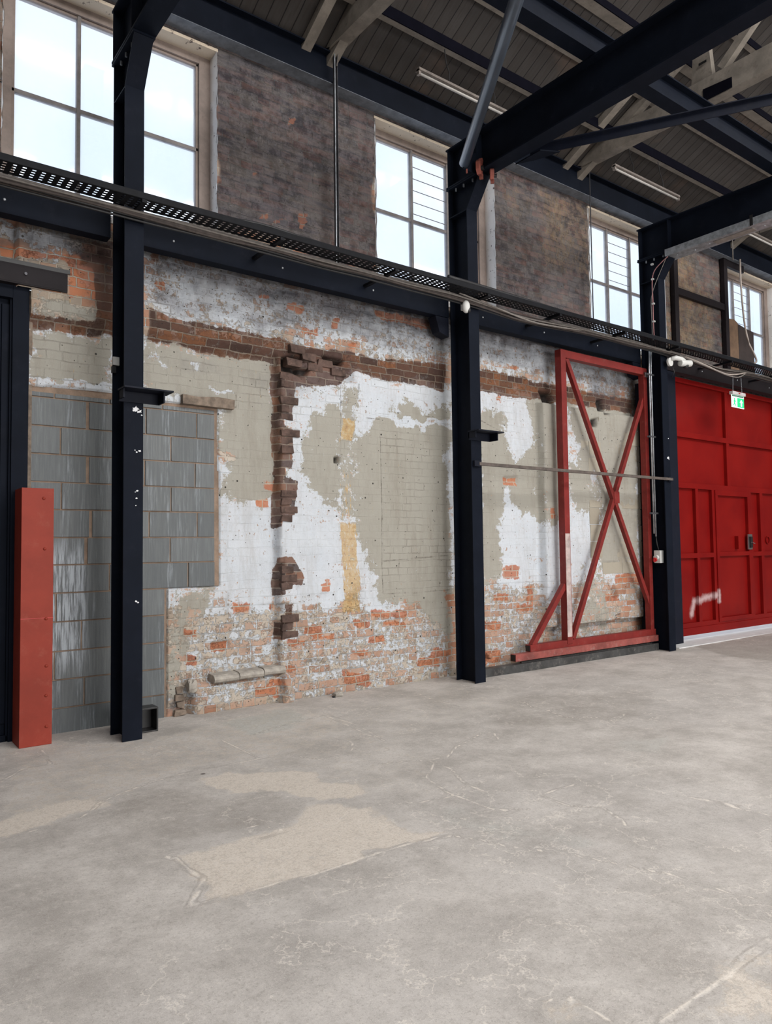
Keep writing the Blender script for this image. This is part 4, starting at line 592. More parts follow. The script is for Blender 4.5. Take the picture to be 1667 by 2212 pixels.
FLOOR_CRACKS=[(1,[(0.753,4.402),(0.865,4.408),(0.987,4.437),(1.131,4.436),(1.238,4.508),(1.326,4.636),(1.509,4.736),(1.716,4.826),(2.027,4.893),(2.501,4.86),(3.047,4.857)]),(1.3,[(1.342,3.643),(1.386,3.573),(1.383,3.421),(1.409,3.294),(1.329,3.181),(1.247,3.069),(1.374,3.063),(1.503,3.059),(1.698,3.032),(1.882,3.009),(2.245,3.024),(2.433,2.999),(2.615,2.954)]),(1,[(2.615,2.954),(2.703,2.804),(2.749,2.654),(2.839,2.523),(2.928,2.367),(3.012,2.166),(3.091,1.977),(3.118,1.752),(3.178,1.57)]),(1,[(3.446,4.078),(3.573,4.048),(3.817,4.216),(3.995,4.278),(4.248,4.385),(4.33,4.335),(4.186,4.118)]),(1,[(3.434,4.014),(3.398,3.804),(3.269,3.551),(3.243,3.397),(3.256,3.33),(3.378,3.252)]),(1,[(3.1,4.217),(3.356,4.123),(3.434,4.014),(3.148,3.774),(3.052,3.441),(3.049,3.084),(3.212,2.951)]),(1,[(2.612,3.558),(2.795,3.439),(3.056,3.383),(3.041,3.188),(3.084,3.008)]),(1,[(4.705,6.065),(4.91,6.016),(4.805,5.671),(4.76,5.152)]),(1,[(5.327,5.135),(5.414,5.003),(5.248,4.736)]),(1,[(6.561,4.886),(6.546,4.54),(6.449,4.117)]),(1,[(5.27,4.589),(5.491,4.451),(5.697,4.053),(5.56,4.004),(5.18,4.302),(5.27,4.589)]),(1,[(3.453,3.059),(3.617,3.09),(3.776,3.076)]),(1,[(3.453,3.059),(3.443,2.841),(3.567,2.711),(3.496,2.536),(3.429,2.459)]),(1,[(4.116,2.465),(4.129,2.302),(4.185,2.049)]),(1,[(4.118,2.495),(4.196,2.228)]),(1,[(1.885,1.71),(1.94,1.698),(1.998,1.669),(1.98,1.635),(2.009,1.566),(1.991,1.5)]),(1.5,[(2.116,1.402),(2.31,1.407),(2.481,1.405),(2.683,1.428),(2.884,1.43)]),(1,[(2.751,5.504),(3.075,5.635),(3.611,5.751),(3.558,5.229),(3.497,4.879)]),(1,[(0.931,5.47),(1.117,5.713),(1.296,5.708),(1.33,6.151)]),(1,[(3.661,5.831),(3.618,5.179),(3.497,4.693)]),(1,[(8.775,5.856),(8.442,5.121)]),(1,[(2.967,5.137),(3.303,4.856),(3.152,4.636),(2.836,4.583),(2.715,4.837)]),(1,[(2.515,5.514),(2.501,4.86)]),(1,[(1.807,3.73),(1.907,3.709),(1.986,3.544),(1.82,3.54)])]


# ================================================================== SETTING
# ------------------------------------------------------------------ brick wall with window and door openings
OPEN = [(1.06, 2.93), (4.83, 6.71), (8.62, 10.50), (12.33, 14.20)]      # window openings
WZ0, WZ1 = 4.45, 6.345
DOOR_L = (-0.4, 1.30, 3.68); DOOR_R = (10.38, 15.4, 4.14)
BLK = [(1.30, 0.0), (2.47, 0.0), (2.47, 1.165), (2.985, 1.165), (2.965, 2.86), (2.29, 2.87), (1.99, 2.90), (1.30, 2.885)]
def build_wall():
    st = 0.016
    gx = np.arange(-0.8, 15.6 + st, st); gz = np.arange(-0.02, 6.83, st)
    for e in [1.06, 2.93, 4.83, 6.71, 8.62, 10.50, 12.33, 14.20, 1.30, 10.38]:
        gx[np.argmin(abs(gx - e))] = e
    for e in [WZ0, WZ1, 3.68, 4.14]:
        gz[np.argmin(abs(gz - e))] = e
    gz[0] = -0.02
    nx, nz = len(gx), len(gz); X, Z = np.meshgrid(gx, gz)
    F = {k: np.zeros(X.shape) for k in ('cream', 'white', 'cement', 'ochre', 'grime_shade', 'bare', 'dark', 'smooth')}
    Xa, Za = warp2(X, Z, 1.0); Xb, Zb = warp2(X, Z, .28)
    # overall pale limewash between the plinth and the brick band
    paint(F['white'], Xa, Za, [(1.2, 1.0), (10.4, 1.0), (10.4, 3.45), (1.2, 3.45)], .80, .12)
    for ch, val, soft, poly in WALL_PAINT:
        if ch in ('cream', 'white', 'cement', 'grime_shade'): paint(F[ch], Xa, Za, poly, val, soft * (2.4 if ch in ('cream', 'white') and soft > .035 else 1.5))
        else: paint(F[ch], Xb, Zb, poly, val, soft)
    CK = np.full(X.shape, 9.0)
    for w_, line in WALL_CRACKS:
        for (ax, ay), (bx_, by_) in zip(line[:-1], line[1:]):
            ex, ey = bx_ - ax, by_ - ay; L = ex * ex + ey * ey + 1e-9
            t = np.clip(((X - ax) * ex + (Z - ay) * ey) / L, 0, 1)
            CK = np.minimum(CK, np.hypot(X - ax - t * ex, Z - ay - t * ey) * 10 / w_)
    CK = np.clip(CK, 0, 3)
    # faces of the vertical scars
    for za, zb, kd in ((.62, .80, .7), (1.05, 1.32, .75), (1.72, 3.36, .7)):
        paint(F['bare'], Xb, Zb, [(3.545, za), (3.63, za), (3.63, zb), (3.545, zb)], 1.0, .02); paint(F['dark'], Xb, Zb, [(3.545, za), (3.62, za), (3.62, zb), (3.545, zb)], kd, .02)
    for poly in ([(10.3, 4.0), (15.6, 4.0), (15.6, 4.5), (10.3, 4.5)],): paint(F['grime_shade'], X, Z, poly, 1.0, 0.1)
    for poly in ([(14.2, 4.3), (15.6, 4.3), (15.6, 7), (14.2, 7)],): paint(F['white'], X, Z, poly, 0.6, 0.1)
    paint(F['grime_shade'], X, Z, [(-0.8, 4.3), (1.06, 4.3), (1.06, 6.8), (-0.8, 6.8)], 0.9, 0.1)
    paint(F['grime_shade'], X, Z, [(-0.8, 6.33), (15.6, 6.33), (15.6, 7.4), (-0.8, 7.4)], 1.0, 0.03)
    # damp brown run in the piers under the eaves
    paint(F['grime_shade'], X, Z, [(6.6, 4.4), (8.7, 4.4), (8.7, 6.5), (6.6, 6.5)], 0.85, 0.05)
    paint(F['grime_shade'], X, Z, [(10.4, 4.4), (12.4, 4.4), (12.4, 6.5), (10.4, 6.5)], 0.72, 0.05)
    paint(F['ochre'], X, Z, [(7.6, 5.3), (8.62, 5.3), (8.62, 6.4), (7.6, 6.4)], 0.5, 0.25)
    paint(F['ochre'], X, Z, [(10.5, 4.6), (11.4, 4.6), (11.4, 6.4), (10.5, 6.4)], 0.55, 0.3)
    # courses and bricks, for the relief of single bricks
    row = np.floor(Z / 0.080).astype(int); bx = np.floor((X + np.where(row % 2 == 0, 0.0, 0.118)) / 0.236).astype(int)
    hsh = np.sin(row * 127.1 + bx * 311.7) * 43758.5453; hsh = hsh - np.floor(hsh)
    # plane of the wall: three slightly offset lower planes, stepped at two vertical scars, and the upper wall
    jag = (np.sin(row * 12.9898) * 43758.5); jag = (jag - np.floor(jag) - 0.5)
    j1 = 3.585 + 0.030 * jag + 0.02 * (vnoise(Z * 0 + 1.0, Z, 9, 3) - 0.5)
    j2 = 7.40 + 0.010 * (vnoise(Z * 0 + 2.0, Z, 7, 4) - 0.5)
    low = 6.60 - 0.10 / (1 + np.exp(-(X - j1) / 0.006))
    d2 = np.where((Z < 3.38) & (Z > 0.45), 0.115, 0.02)
    low = low - d2 / (1 + np.exp(-(X - j2) / 0.006))
    # right of the second scar the plane eases back to the jamb
    low = low + 0.02 * np.clip((X - 8.6) / 1.5, 0, 1)
    # the first scar is closed above the broken head of the chase
    up1 = np.clip((Z - 3.40) / 0.10, 0, 1); low = np.where((X > 1.2) & (X < 5.0), low * (1 - up1) + up1 * 6.53, low)
    base_taper = np.clip((Z - 0.30) / 0.12, 0, 1)
    upz = np.clip((Z - 4.22) / 0.06, 0, 1)
    Yw = low * (1 - upz) + 6.53 * upz
    # lowest courses stand forward below the bullnose ledge
    led = 1 / (1 + np.exp(-(X - 2.70) / 0.02)) * (1 - np.clip((Z - 0.265) / 0.02, 0, 1)) * (X < 3.70)
    Yw = Yw - led * 0.085
    Yw = Yw + 0.0 * base_taper
    # block infill recess
    sd = poly_sd(X, Z, BLK); Yw = np.where(sd > -0.004, 6.66, Yw)
    HO = np.zeros(X.shape)
    for d, soft, poly in WALL_RELIEF:
        f = np.zeros(X.shape); paint(f, X, Z, poly, 1.0, soft)
        if d >= .065: HO = np.maximum(HO, np.clip(f * 1.5 - .3, 0, 1))
        Yw = Yw + d * f * (1 + 0.6 * (vnoise(X, Z, 22, 5) - 0.5))
    rough = np.clip(F['bare'] + F['dark'] + 0.6 * F['cement'] + 0.25, 0, 1) * (1 - 0.6 * F['cream'])
    Yw = Yw + (hsh - 0.5) * 0.016 * rough + (vnoise(X, Z, 14, 1) - 0.5) * 0.018 * rough + (vnoise(X, Z, 3.1, 2) - 0.5) * 0.016
    # frayed edge by the navy door
    keep = np.ones((nz - 1, nx - 1), bool); cx = (gx[:-1] + gx[1:]) / 2; cz = (gz[:-1] + gz[1:]) / 2; CX, CZ = np.meshgrid(cx, cz)
    for a, b in OPEN: keep &= ~((CX > a) & (CX < b) & (CZ > WZ0) & (CZ < WZ1))
    keep &= ~((CX > DOOR_L[0]) & (CX < DOOR_L[1]) & (CZ < DOOR_L[2])); keep &= ~((CX > DOOR_R[0]) & (CX < DOOR_R[1]) & (CZ < DOOR_R[2]))
    F['smooth'] = np.clip(np.maximum(F['cream'] * 0.85, F['white'] ** 3 * .85), 0, 1)
    for poly in ([(4.84, 1.0), (6.4, 1.0), (6.4, 2.85), (4.84, 2.85)], [(1.3, 2.9), (3.5, 2.9), (3.5, 3.3), (1.3, 3.3)]): paint(F['smooth'], X, Z, poly, -0.55, 0.03)
    paint(F['smooth'], X, Z, [(2.93, 4.4), (4.83, 4.4), (4.83, 6.4), (2.93, 6.4)], 0.35, 0.1)
    A = np.stack([F['cream'], F['white'], F['cement'], F['ochre']], -1).reshape(-1, 4)
    B = np.stack([F['grime_shade'], F['bare'], F['dark'], F['smooth']], -1).reshape(-1, 4)
    co = np.stack([X, Yw, Z], -1).reshape(-1, 3)
    return grid_mesh('wall_back', co, nx, nz, keep, 'wall', {'paint_a': A, 'paint_b': B, 'crack': np.repeat(CK.reshape(-1, 1), 4, 1), 'hole_shade': np.repeat(HO.reshape(-1, 1), 4, 1)})
wall = build_wall(); wall['kind'] = 'structure'

# broken stubs of brick along the vertical scar, ledge and plinth (parts of the wall)
def rough_brick(mb, x0, x1, y0, y1, z0, z1, amp=0.012):
    P = [(x0, y0, z0), (x1, y0, z0), (x1, y1, z0), (x0, y1, z0), (x0, y0, z1), (x1, y0, z1), (x1, y1, z1), (x0, y1, z1)]
    mb.quad_box([(p[0] + random.uniform(-amp, amp), p[1] + random.uniform(-amp, amp) * .7, p[2] + random.uniform(-amp, amp) * .7) for p in P])
# concrete block infill
def tone_attr(o, vals_per_box, nv):
    at = o.data.attributes.new('tone', 'FLOAT', 'POINT'); a = []
    for v in vals_per_box: a += [v] * nv
    at.data.foreach_set('value', a)
def block_wall():
    mo = MB().prism([(1.285, -0.01), (2.49, -0.01), (2.49, 1.165), (3.0, 1.165), (2.985, 2.87), (2.29, 2.875), (1.99, 2.905), (1.285, 2.885)], 'y', 6.622, 6.70)
    mo.build('mortar_bed', 'block_mortar', wall, recalc=True)
    rows = [-.02, .205, .44, .675, .92, 1.16, 1.395, 1.625, 1.86, 2.09, 2.325, 2.56, 2.80, 2.90]
    mb = MB(); tones = []
    js = {0: [2.22], 1: [1.76, 2.22], 2: [1.52, 1.985], 3: [1.735, 2.20], 4: [1.53, 1.99], 5: [1.50, 1.965, 2.678], 6: [1.775, 2.03, 2.507], 7: [1.812, 2.312, 2.769],
          8: [1.564, 2.04, 2.514], 9: [1.783, 2.27, 2.747], 10: [1.554, 2.03, 2.513], 11: [1.78, 2.28, 2.762], 12: [1.502, 1.96, 2.432]}
    for i in range(13):
        z0, z1 = rows[i] + .007, rows[i + 1] - .007
        xr = 2.46 if i < 5 else 2.945; xs = [1.315] + js[i] + [xr]
        if i == 12: z1 = 2.84
        for a, b in zip(xs[:-1], xs[1:]):
            if b - a < 0.05: continue
            w = 0.022 if (i in (7, 9, 11, 6) and abs(b - js[i][0]) < .01) else 0.007
            y = 6.612 + random.uniform(-.003, .003); e = .006
            mb.v += [(a + .007, y, z0), (b - w, y, z0), (b - w, y, z1), (a + .007, y, z1), (a + .007 - e, 6.65, z0 - e), (b - w + e, 6.65, z0 - e), (b - w + e, 6.65, z1 + e), (a + .007 - e, 6.65, z1 + e)]
            n = len(mb.v) - 8
            mb.f += [(n, n + 1, n + 2, n + 3), (n, n + 4, n + 5, n + 1), (n + 1, n + 5, n + 6, n + 2), (n + 2, n + 6, n + 7, n + 3), (n + 3, n + 7, n + 4, n)]
            tones.append(random.random())
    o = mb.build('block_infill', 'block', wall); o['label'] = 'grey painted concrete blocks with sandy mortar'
    tone_attr(o, tones, 8)
    # painted cream breeze blocks near the sliding frame
    mb = MB(); tones = []
    zs = [1.10, 1.33, 1.56, 1.79, 2.02, 2.25, 2.48, 2.71, 2.94, 3.17, 3.34]
    for i in range(len(zs) - 1):
        x = 8.30 if zs[i] < 2.9 else 8.55
        if 2.60 < zs[i] < 2.8: x = 8.16
        xs = [x]
        nxt = math.floor((x + (0.225 if i % 2 else 0)) / 0.45) * 0.45 + 0.45 - (0.225 if i % 2 else 0)
        if nxt - x < .06: nxt += .45
        while nxt < 9.5: xs.append(nxt); nxt += .45
        xs.append(9.66)
        for a, b in zip(xs[:-1], xs[1:]):
            y = 6.385 + random.uniform(-.008, .006); z0, z1 = zs[i] + .005, zs[i + 1] - .005
            mb.box(a + .005, b - .005, y, 6.60, z0, z1); tones.append(random.random())
    mb.v = [(p[0], p[1], p[2]) for p in mb.v]
    o = mb.build('breeze_block_patch', 'cblock', wall); tone_attr(o, tones, 8)
block_wall()
st = MB()
for (a, b, z) in [(2.87, 3.12, .270), (3.125, 3.38, .276), (3.385, 3.62, .284)]:
    prof = [(6.60, z), (6.485, z), (6.462, z + .012), (6.452, z + .035), (6.462, z + .060), (6.49, z + .075), (6.60, z + .080)]
    s_ = MB().prism(prof, 'x', a, b); s_.build('bullnose_ledge', 'stone', wall, bevel=.004)
rb = MB()
for i in range(4):
    z = .005 + i * .066; rough_brick(rb, 2.53 + .02 * (i % 2), 2.64 - .01 * i, 6.56 + .006 * i, 6.64, z, z + .058, .014)
rb.build('broken_pier_stub', 'rubble', wall, bevel=.012)
MB().lump((2.68, 6.53, .27), .055, .06, .075, 4, .4).build('broken_pier_stub', 'stone', wall)
cb = MB()
for i, z in enumerate(np.arange(2.47, 3.30, .083)):
    if i % 4 == 3: continue
    rough_brick(cb, 3.60, 3.60 + random.choice([.14, .20, .10]), 6.482 + random.uniform(0, .014), 6.56, z, z + .068, .01)
for z in list(np.arange(1.78, 2.05, .083)) + list(np.arange(1.10, 1.30, .083)) + [.62, .70, .78]:
    rough_brick(cb, 3.60, 3.60 + random.choice([.12, .18]), 6.485 + random.uniform(0, .012), 6.56, z, z + .068, .01)
for (x, z) in [(3.66, 3.36), (3.84, 3.44), (4.04, 3.40), (4.20, 3.33), (3.92, 3.34), (3.70, 3.50)]:
    rough_brick(cb, x, x + .17, 6.465 + random.uniform(0, .02), 6.58, z, z + .075, .012)
M['toothing'] = simple('dark_toothed_brick', (0.090, 0.056, 0.045), 0.9, var=0.5, dust=((0.21, 0.13, 0.10), 0.75), scale=7, bump=0.7)
cb.build('toothed_brick_edge', 'toothing', wall, bevel=.007)
lt = MB(); lt.prism([(2.60, 2.865), (3.12, 2.862), (3.125, 2.955), (2.95, 2.965), (2.75, 2.945), (2.60, 2.955)], 'y', 6.545, 6.62)
lt.build('broken_lintel_end', 'rubble', wall, bevel=.008)
# jamb returns of the two door openings
MB().box(1.292, 1.325, 6.60, 6.95, 0, 3.68).build('door_jamb_return', 'rubble', wall)
MB().box(10.30, 10.385, 6.46, 7.0, 0, 4.14).build('door_jamb_return', 'rubble', wall)

# ------------------------------------------------------------------ floor
def build_floor():
    st = 0.032
    gx = np.arange(-1.2, 15.0, st); gy = np.arange(0.9, 6.68, st)
    nx, ny = len(gx), len(gy); X, Y = np.meshgrid(gx, gy)
    F = {k: np.zeros(X.shape) for k in ('pale', 'dark', 'green')}
    Xa, Ya = warp2(X, Y, .9)
    for ch, val, soft, poly in FLOOR_PAINT: paint(F[ch], Xa, Ya, poly, val, soft)
    D = np.full(X.shape, 10.0)
    for w, line in FLOOR_CRACKS:
        for (ax, ay), (bx, by) in zip(line[:-1], line[1:]):
            ex, ey = bx - ax, by - ay; L = ex * ex + ey * ey + 1e-9
            t = np.clip(((X - ax) * ex + (Y - ay) * ey) / L, 0, 1)
            D = np.minimum(D, np.hypot(X - ax - t * ex, Y - ay - t * ey) * 10 / w)
    D = np.clip(D, 0, 3)
    co = np.stack([X, Y, (vnoise(X, Y, 1.3, 8) - .5) * .012], -1)
    edge = np.minimum(np.minimum(X - gx[0], gx[-1] - X), Y - gy[0]); co[..., 2] *= np.clip(edge / .4, 0, 1)
    A = np.stack([F['pale'], F['dark'], F['green'], D], -1).reshape(-1, 4)
    o = grid_mesh('floor', co.reshape(-1, 3), nx, ny, np.ones((ny - 1, nx - 1), bool), 'floor', {'floor_paint': A})
    o['kind'] = 'structure'
    # outer parts of the same slab
    x0, x1, y0, y1 = gx[0], gx[-1], gy[0], gy[-1]
    mb = MB()
    for (a, b, c, d) in ((-6, 24, -10.2, y0), (-6, x0, y0, y1), (x1, 24, y0, y1)):
        n = len(mb.v); mb.v += [(a, c, 0), (b, c, 0), (b, d, 0), (a, d, 0)]; mb.f.append((n, n + 1, n + 2, n + 3))
    q = mb.build('floor_surround', 'floor', o, recalc=False)
    at = q.data.attributes.new('floor_paint', 'FLOAT_COLOR', 'POINT'); at.data.foreach_set('color', [0, 0, 0, 3] * len(mb.v))
    return o
floor = build_floor()
tag(MB().box(9.85, 15.4, 6.06, 6.66, -.03, .009).build('light_spill_1', 'outer_light'), kind='structure')  # pale floor strip: painted daylight spill from under the red door

# ------------------------------------------------------------------ roof: boarded slopes with rooflights
T27 = math.tan(math.radians(27))
def zr(y): return 6.85 + (6.4 - y) * T27
def slope(mb, ya, yb, x0=-6, x1=24):
    mb.prism([(ya, zr(ya)), (yb, zr(yb)), (yb, zr(yb) + .06), (ya, zr(ya) + .06)], 'x', x0, x1)
def zf(y): return zr(-2) - (-2 - y) * T27
cm = MB(); slope(cm, 6.62, 1.25); slope(cm, -.85, -2.0)
cm.prism([(-2.0, zf(-2)), (-3.4, zf(-3.4)), (-3.4, zf(-3.4) + .06), (-2.0, zf(-2) + .06)], 'x', -6, 24)
cm.prism([(-7.0, zf(-7)), (-10.1, zf(-10.1)), (-10.1, zf(-10.1) + .06), (-7.0, zf(-7) + .06)], 'x', -6, 24)
tag(cm.build('ceiling', 'boards'), kind='structure')
# plain outer walls behind and beside the camera
w = MB(); w.box(-6, 2, -10.2, -10.0, 0, 7.05).box(11, 24, -10.2, -10.0, 0, 7.05).box(2, 11, -10.2, -10.0, 4.9, 7.05)
tag(w.build('wall_front', 'plain_wall'), kind='structure')
for nm, x0, x1 in (('wall_left', -6.2, -6.0), ('wall_right', 24.0, 24.2)):
    m_ = MB().prism([(-10.2, 0), (6.8, 0), (6.8, 6.75), (-2, 11.2), (-10.2, 7.05)], 'x', x0, x1)
    tag(m_.build(nm, 'plain_wall'), kind='structure')
m_ = MB().box(-6, -.8, 6.53, 6.75, 0, 6.80).box(15.55, 24, 6.53, 6.75, 0, 6.80)
m_.build('wall_extension', 'plain_wall', wall)

# ------------------------------------------------------------------ windows
WL = {1: 'pale light', 2: '', 3: '', 4: ''}
def window(i, x0, x1, mull, louvre=None):
    r = thing('window_%d' % i, ((x0 + x1) / 2, 6.7, WZ0), None, None, kind='structure')
    z0, z1 = WZ0, WZ1
    f = MB(); yf0, yf1 = 6.675, 6.76
    f.box(x0 - .02, x0 + .10, yf0, yf1, z0 - .05, z1).box(x1 - .115, x1 + .02, yf0, yf1, z0 - .05, z1)
    f.box(x0 + .10, x1 - .115, yf0, yf1, z1 - .075, z1 + .03).box(x0 + .10, x1 - .115, yf0 - .02, yf1, z0 - .06, z0 + .05)
    # stepped moulding
    f.box(x0 + .10, x0 + .125, yf0 + .025, yf1, z0, z1 - .075).box(x1 - .14, x1 - .115, yf0 + .025, yf1, z0, z1 - .075).box(x0 + .10, x1 - .115, yf0 + .025, yf1, z1 - .10, z1 - .075)
    f.build('frame', 'frame_paint', r, bevel=.004)
    for m in mull: MB().box(m - .016, m + .016, 6.69, 6.75, z0, z1 - .07).build('mullion', 'bar_paint', r, bevel=.005)
    for zt in ([5.41, 4.52] if i < 4 else [5.41, 4.55]): MB().box(x0 + .1, x1 - .115, 6.70, 6.745, zt - .017, zt + .017).build('transom', 'bar_paint', r, bevel=.004)
    MB().box(x0 + .1, x1 - .115, 6.722, 6.727, z0, z1 - .07).build('glass_pane', 'glass', r)
    # brick reveals, peeling
    rv = MB()
    for xa, s_ in ((x0, -1), (x1, 1)):
        n = len(rv.v); k = 40
        for j in range(k + 1):
            zz = z0 + (z1 - z0) * j / k
            for q in range(4):
                y = 6.515 + .165 * q / 3
                jx = (vnoise(np.array([zz * 1.0]), np.array([y * 3 + i + xa]), 13, 21)[0] - .5) * (.022 if q < 3 else .0)
                rv.v.append((xa + s_ * (.002) - s_ * jx - s_ * .004, y - (.01 if q == 0 else 0), zz))
        for j in range(k):
            for q in range(3): rv.f.append((n + j * 4 + q, n + j * 4 + q + 1, n + j * 4 + 4 + q + 1, n + j * 4 + 4 + q))
    rv.build('reveal', 'reveal', r, smooth=True, recalc=False)
    MB().box(x0 - .01, x1 + .01, 6.515, 6.70, z1, z1 + .03).build('head_soffit', 'reveal_head', r)
    MB().box(x0 - .01, x1 + .01, 6.52, 6.70, z0 - .06, z0 + .004).build('sill', 'reveal', r)
    if louvre:
        a, b, za, zb, n = louvre
        for k in range(n):
            zz = za + (zb - za) * k / (n - 1)
            MB().box(a, b, 6.70, 6.712, zz - .0016, zz + .0016).build('louvre_blade', 'bar_paint', r)
    return r
window(1, 1.06, 2.93, [1.70, 2.265])
w2 = window(2, 4.83, 6.71, [5.50, 6.07], (5.52, 6.05, 5.50, 6.22, 6))
w3 = window(3, 8.62, 10.50, [9.29, 9.86], (9.31, 9.84, 5.50, 6.22, 6))
w4 = window(4, 12.33, 14.20, [12.97, 13.55], (12.99, 13.53, 5.50, 6.2, 6))
# boards over the lower left lights of the fourth window
r = thing('window_board', (12.9, 6.66, 4.5), 'brown plywood board covering the lower left lights of the far right window', 'board')
MB().prism([(12.43, 4.40), (13.02, 4.40), (13.02, 5.47), (12.9, 5.52), (12.7, 5.50), (12.55, 5.54), (12.43, 5.53)], 'y', 6.655, 6.672).build('plywood_sheet', 'ply', r)
MB().prism([(13.03, 4.40), (13.58, 4.40), (13.58, 5.40), (13.3, 5.42), (13.03, 5.46)], 'y', 6.655, 6.672).build('dark_sheet', 'ply_dark', r)
# dark timber stud frame fixed on the fourth pier
r = thing('stud_frame', (11.4, 6.5, 4.4), 'dark brown timber stud frame on the brick pier beside the far right window', 'timber frame')
for a, b, z0, z1 in ((10.66, 10.77, 4.40, 6.36), (12.20, 12.31, 4.40, 6.42)): MB().box(a, b, 6.44, 6.51, z0, z1).build('stud', 'brown_steel', r)
MB().box(10.77, 12.20, 6.45, 6.505, 5.50, 5.61).build('cross_rail', 'brown_steel', r)
MB().box(12.31, 12.9, 6.45, 6.505, 6.30, 6.42).build('top_rail', 'brown_steel', r)

# ------------------------------------------------------------------ left door (navy steel, ribbed)
d1 = thing('door_1', (0.6, 6.62, 0), None, None, kind='structure')
p = MB(); p.box(-.4, 1.17, 6.645, 6.69, .03, 3.60)
for k in range(14): xx = 1.135 - k * .105; p.prism([(xx - .040, 6.645), (xx - .034, 6.630), (xx + .034, 6.630), (xx + .040, 6.645)], 'z', .14, 3.54)
p.build('leaf', 'navy', d1)
f = MB(); f.box(1.17, 1.295, 6.575, 6.72, 0, 3.695).box(-.4, 1.17, 6.575, 6.72, 3.585, 3.695).box(1.155, 1.172, 6.60, 6.72, .0, 3.585).box(-.4, 1.17, 6.60, 6.70, 0, .05)
f.build('door_frame', 'navy', d1, bevel=.004)
r = thing('steel_lintel', (0.9, 6.55, 3.69), 'dark steel lintel let into the brickwork above the navy door', 'lintel')
l = MB(); l.ibeam('x', -.7, 1.575, 6.565, 3.69, 3.85, .11); l.box(-.7, 1.575, 6.508, 6.518, 3.70, 3.835)
l.build('beam', 'brown_steel', r)
for x in (.9, 1.25): MB().tube([(x, 6.508, 3.78), (x, 6.495, 3.78)], .012, 8).build('bolt', 'galv_dark', r)
MB().box(-.7, 1.595, 6.512, 6.60, 3.851, 3.885).build('gap_shadow_strip', 'black', r)  # black strip painted in as the shadow of the gap above the lintel

# ------------------------------------------------------------------ right door (red, framed panels with a wicket door)
def m_reddoor():
    t = NT('red_gloss_door_paint_sprayed'); g = t.n('ShaderNodeNewGeometry').outputs['Position']; s = t.sep(g)
    f = t.noise(g, 1.3, 6.0, 0.6)
    c = t.mix(t.step(f, 0.3, 0.7), (0.165, 0.0045, 0.0045), (0.215, 0.007, 0.0055))
    c = t.mix(t.math('MULTIPLY', t.step(t.noise(g, 9.0, 8.0, 0.75), 0.58, 0.75), 0.25), c, (0.22, 0.03, 0.02))
    # pale spray smear: a short horizontal stroke and a drooping one
    def stroke(x0, z0, x1, z1, r):
        ex, ez = x1 - x0, z1 - z0; L = ex * ex + ez * ez
        dx = t.math('SUBTRACT', s[0], x0); dz = t.math('SUBTRACT', s[2], z0)
        h = t.math('DIVIDE', t.math('ADD', t.math('MULTIPLY', dx, ex), t.math('MULTIPLY', dz, ez)), L, clamp=True)
        ax = t.math('SUBTRACT', dx, t.math('MULTIPLY', h, ex)); az = t.math('SUBTRACT', dz, t.math('MULTIPLY', h, ez))
        d = t.math('SQRT', t.math('ADD', t.math('MULTIPLY', ax, ax), t.math('MULTIPLY', az, az)))
        d = t.math('ADD', d, t.math('MULTIPLY', t.math('SUBTRACT', t.noise(g, 14.0, 5.0, .7), .5), .10))
        return t.math('SUBTRACT', 1.0, t.step(d, 0.0, r))
    k = t.math('MAXIMUM', stroke(11.0, .60, 11.62, .67, .085), stroke(10.98, .60, 10.90, .40, .09))
    k = t.math('MAXIMUM', k, stroke(11.62, .72, 11.62, .58, .07))
    c = t.mix(t.math('MULTIPLY', k, 0.8), c, (0.55, 0.42, 0.42))
    return t.set(color=c, rough=t.math('ADD', 0.30, t.math('MULTIPLY', f, 0.2)), spec=0.12)
M['red_door'] = m_reddoor()
d2 = thing('door_2', (12.5, 6.45, 0), None, None, kind='structure')
MB().box(10.36, 15.4, 6.475, 6.50, .085, 4.13).build('sheet', 'red_door', d2)
f = MB(); ya, yb = 6.418, 6.476
def hr(z0, z1, x0=10.36, x1=15.4): f.box(x0, x1, ya, yb, z0, z1)
def vr(x0, x1, z0, z1, y=None): f.box(x0, x1, y or ya + .0025, yb + .0015, z0, z1)
f.box(10.36, 15.4, ya - .012, yb, .085, .20); hr(.20, .275); hr(1.285, 1.36, 10.40, 11.58); hr(1.285, 1.36, 12.70, 15.4); hr(2.385, 2.47); hr(3.19, 3.275); hr(4.055, 4.13)
vr(10.36, 10.42, .085, 4.13)
for a, b in ((11.03, 11.11), (11.52, 11.60), (12.73, 12.80), (13.10, 13.20)): vr(a, b, .27, 2.39)
for a, b in ((12.03, 12.12), (13.75, 13.84)): vr(a, b, 2.46, 4.06)
f.build('frame_rails', 'red_door', d2, bevel=.004)
wk = MB(); y2 = 6.405
for a, b, c_, d_ in ((11.60, 12.73, 2.30, 2.385), (11.60, 12.73, .235, .30), (11.60, 11.68, .30, 2.30), (12.64, 12.73, .30, 2.30), (11.68, 12.64, 1.30, 1.37)): wk.box(a, b, y2, yb, c_, d_)
wk.box(11.68, 12.64, 6.455, yb, .30, 2.30)
wd = wk.build('wicket_door', 'red_door', d2, bevel=.004)
MB().box(12.58, 12.72, 6.385, 6.405, 1.40, 1.66).build('lock_plate', 'chrome', wd, bevel=.004)
MB().box(12.61, 12.69, 6.36, 6.386, 1.43, 1.62).build('latch', 'black', wd, bevel=.006)
MB().box(12.26, 12.31, 6.39, 6.455, 1.41, 1.63).build('pull_handle', 'red_door', wd, bevel=.008)
MB().tube([(12.64, 6.37, 1.52), (12.64, 6.345, 1.52), (12.72, 6.345, 1.50)], .008, 8).build('lever', 'chrome', wd)
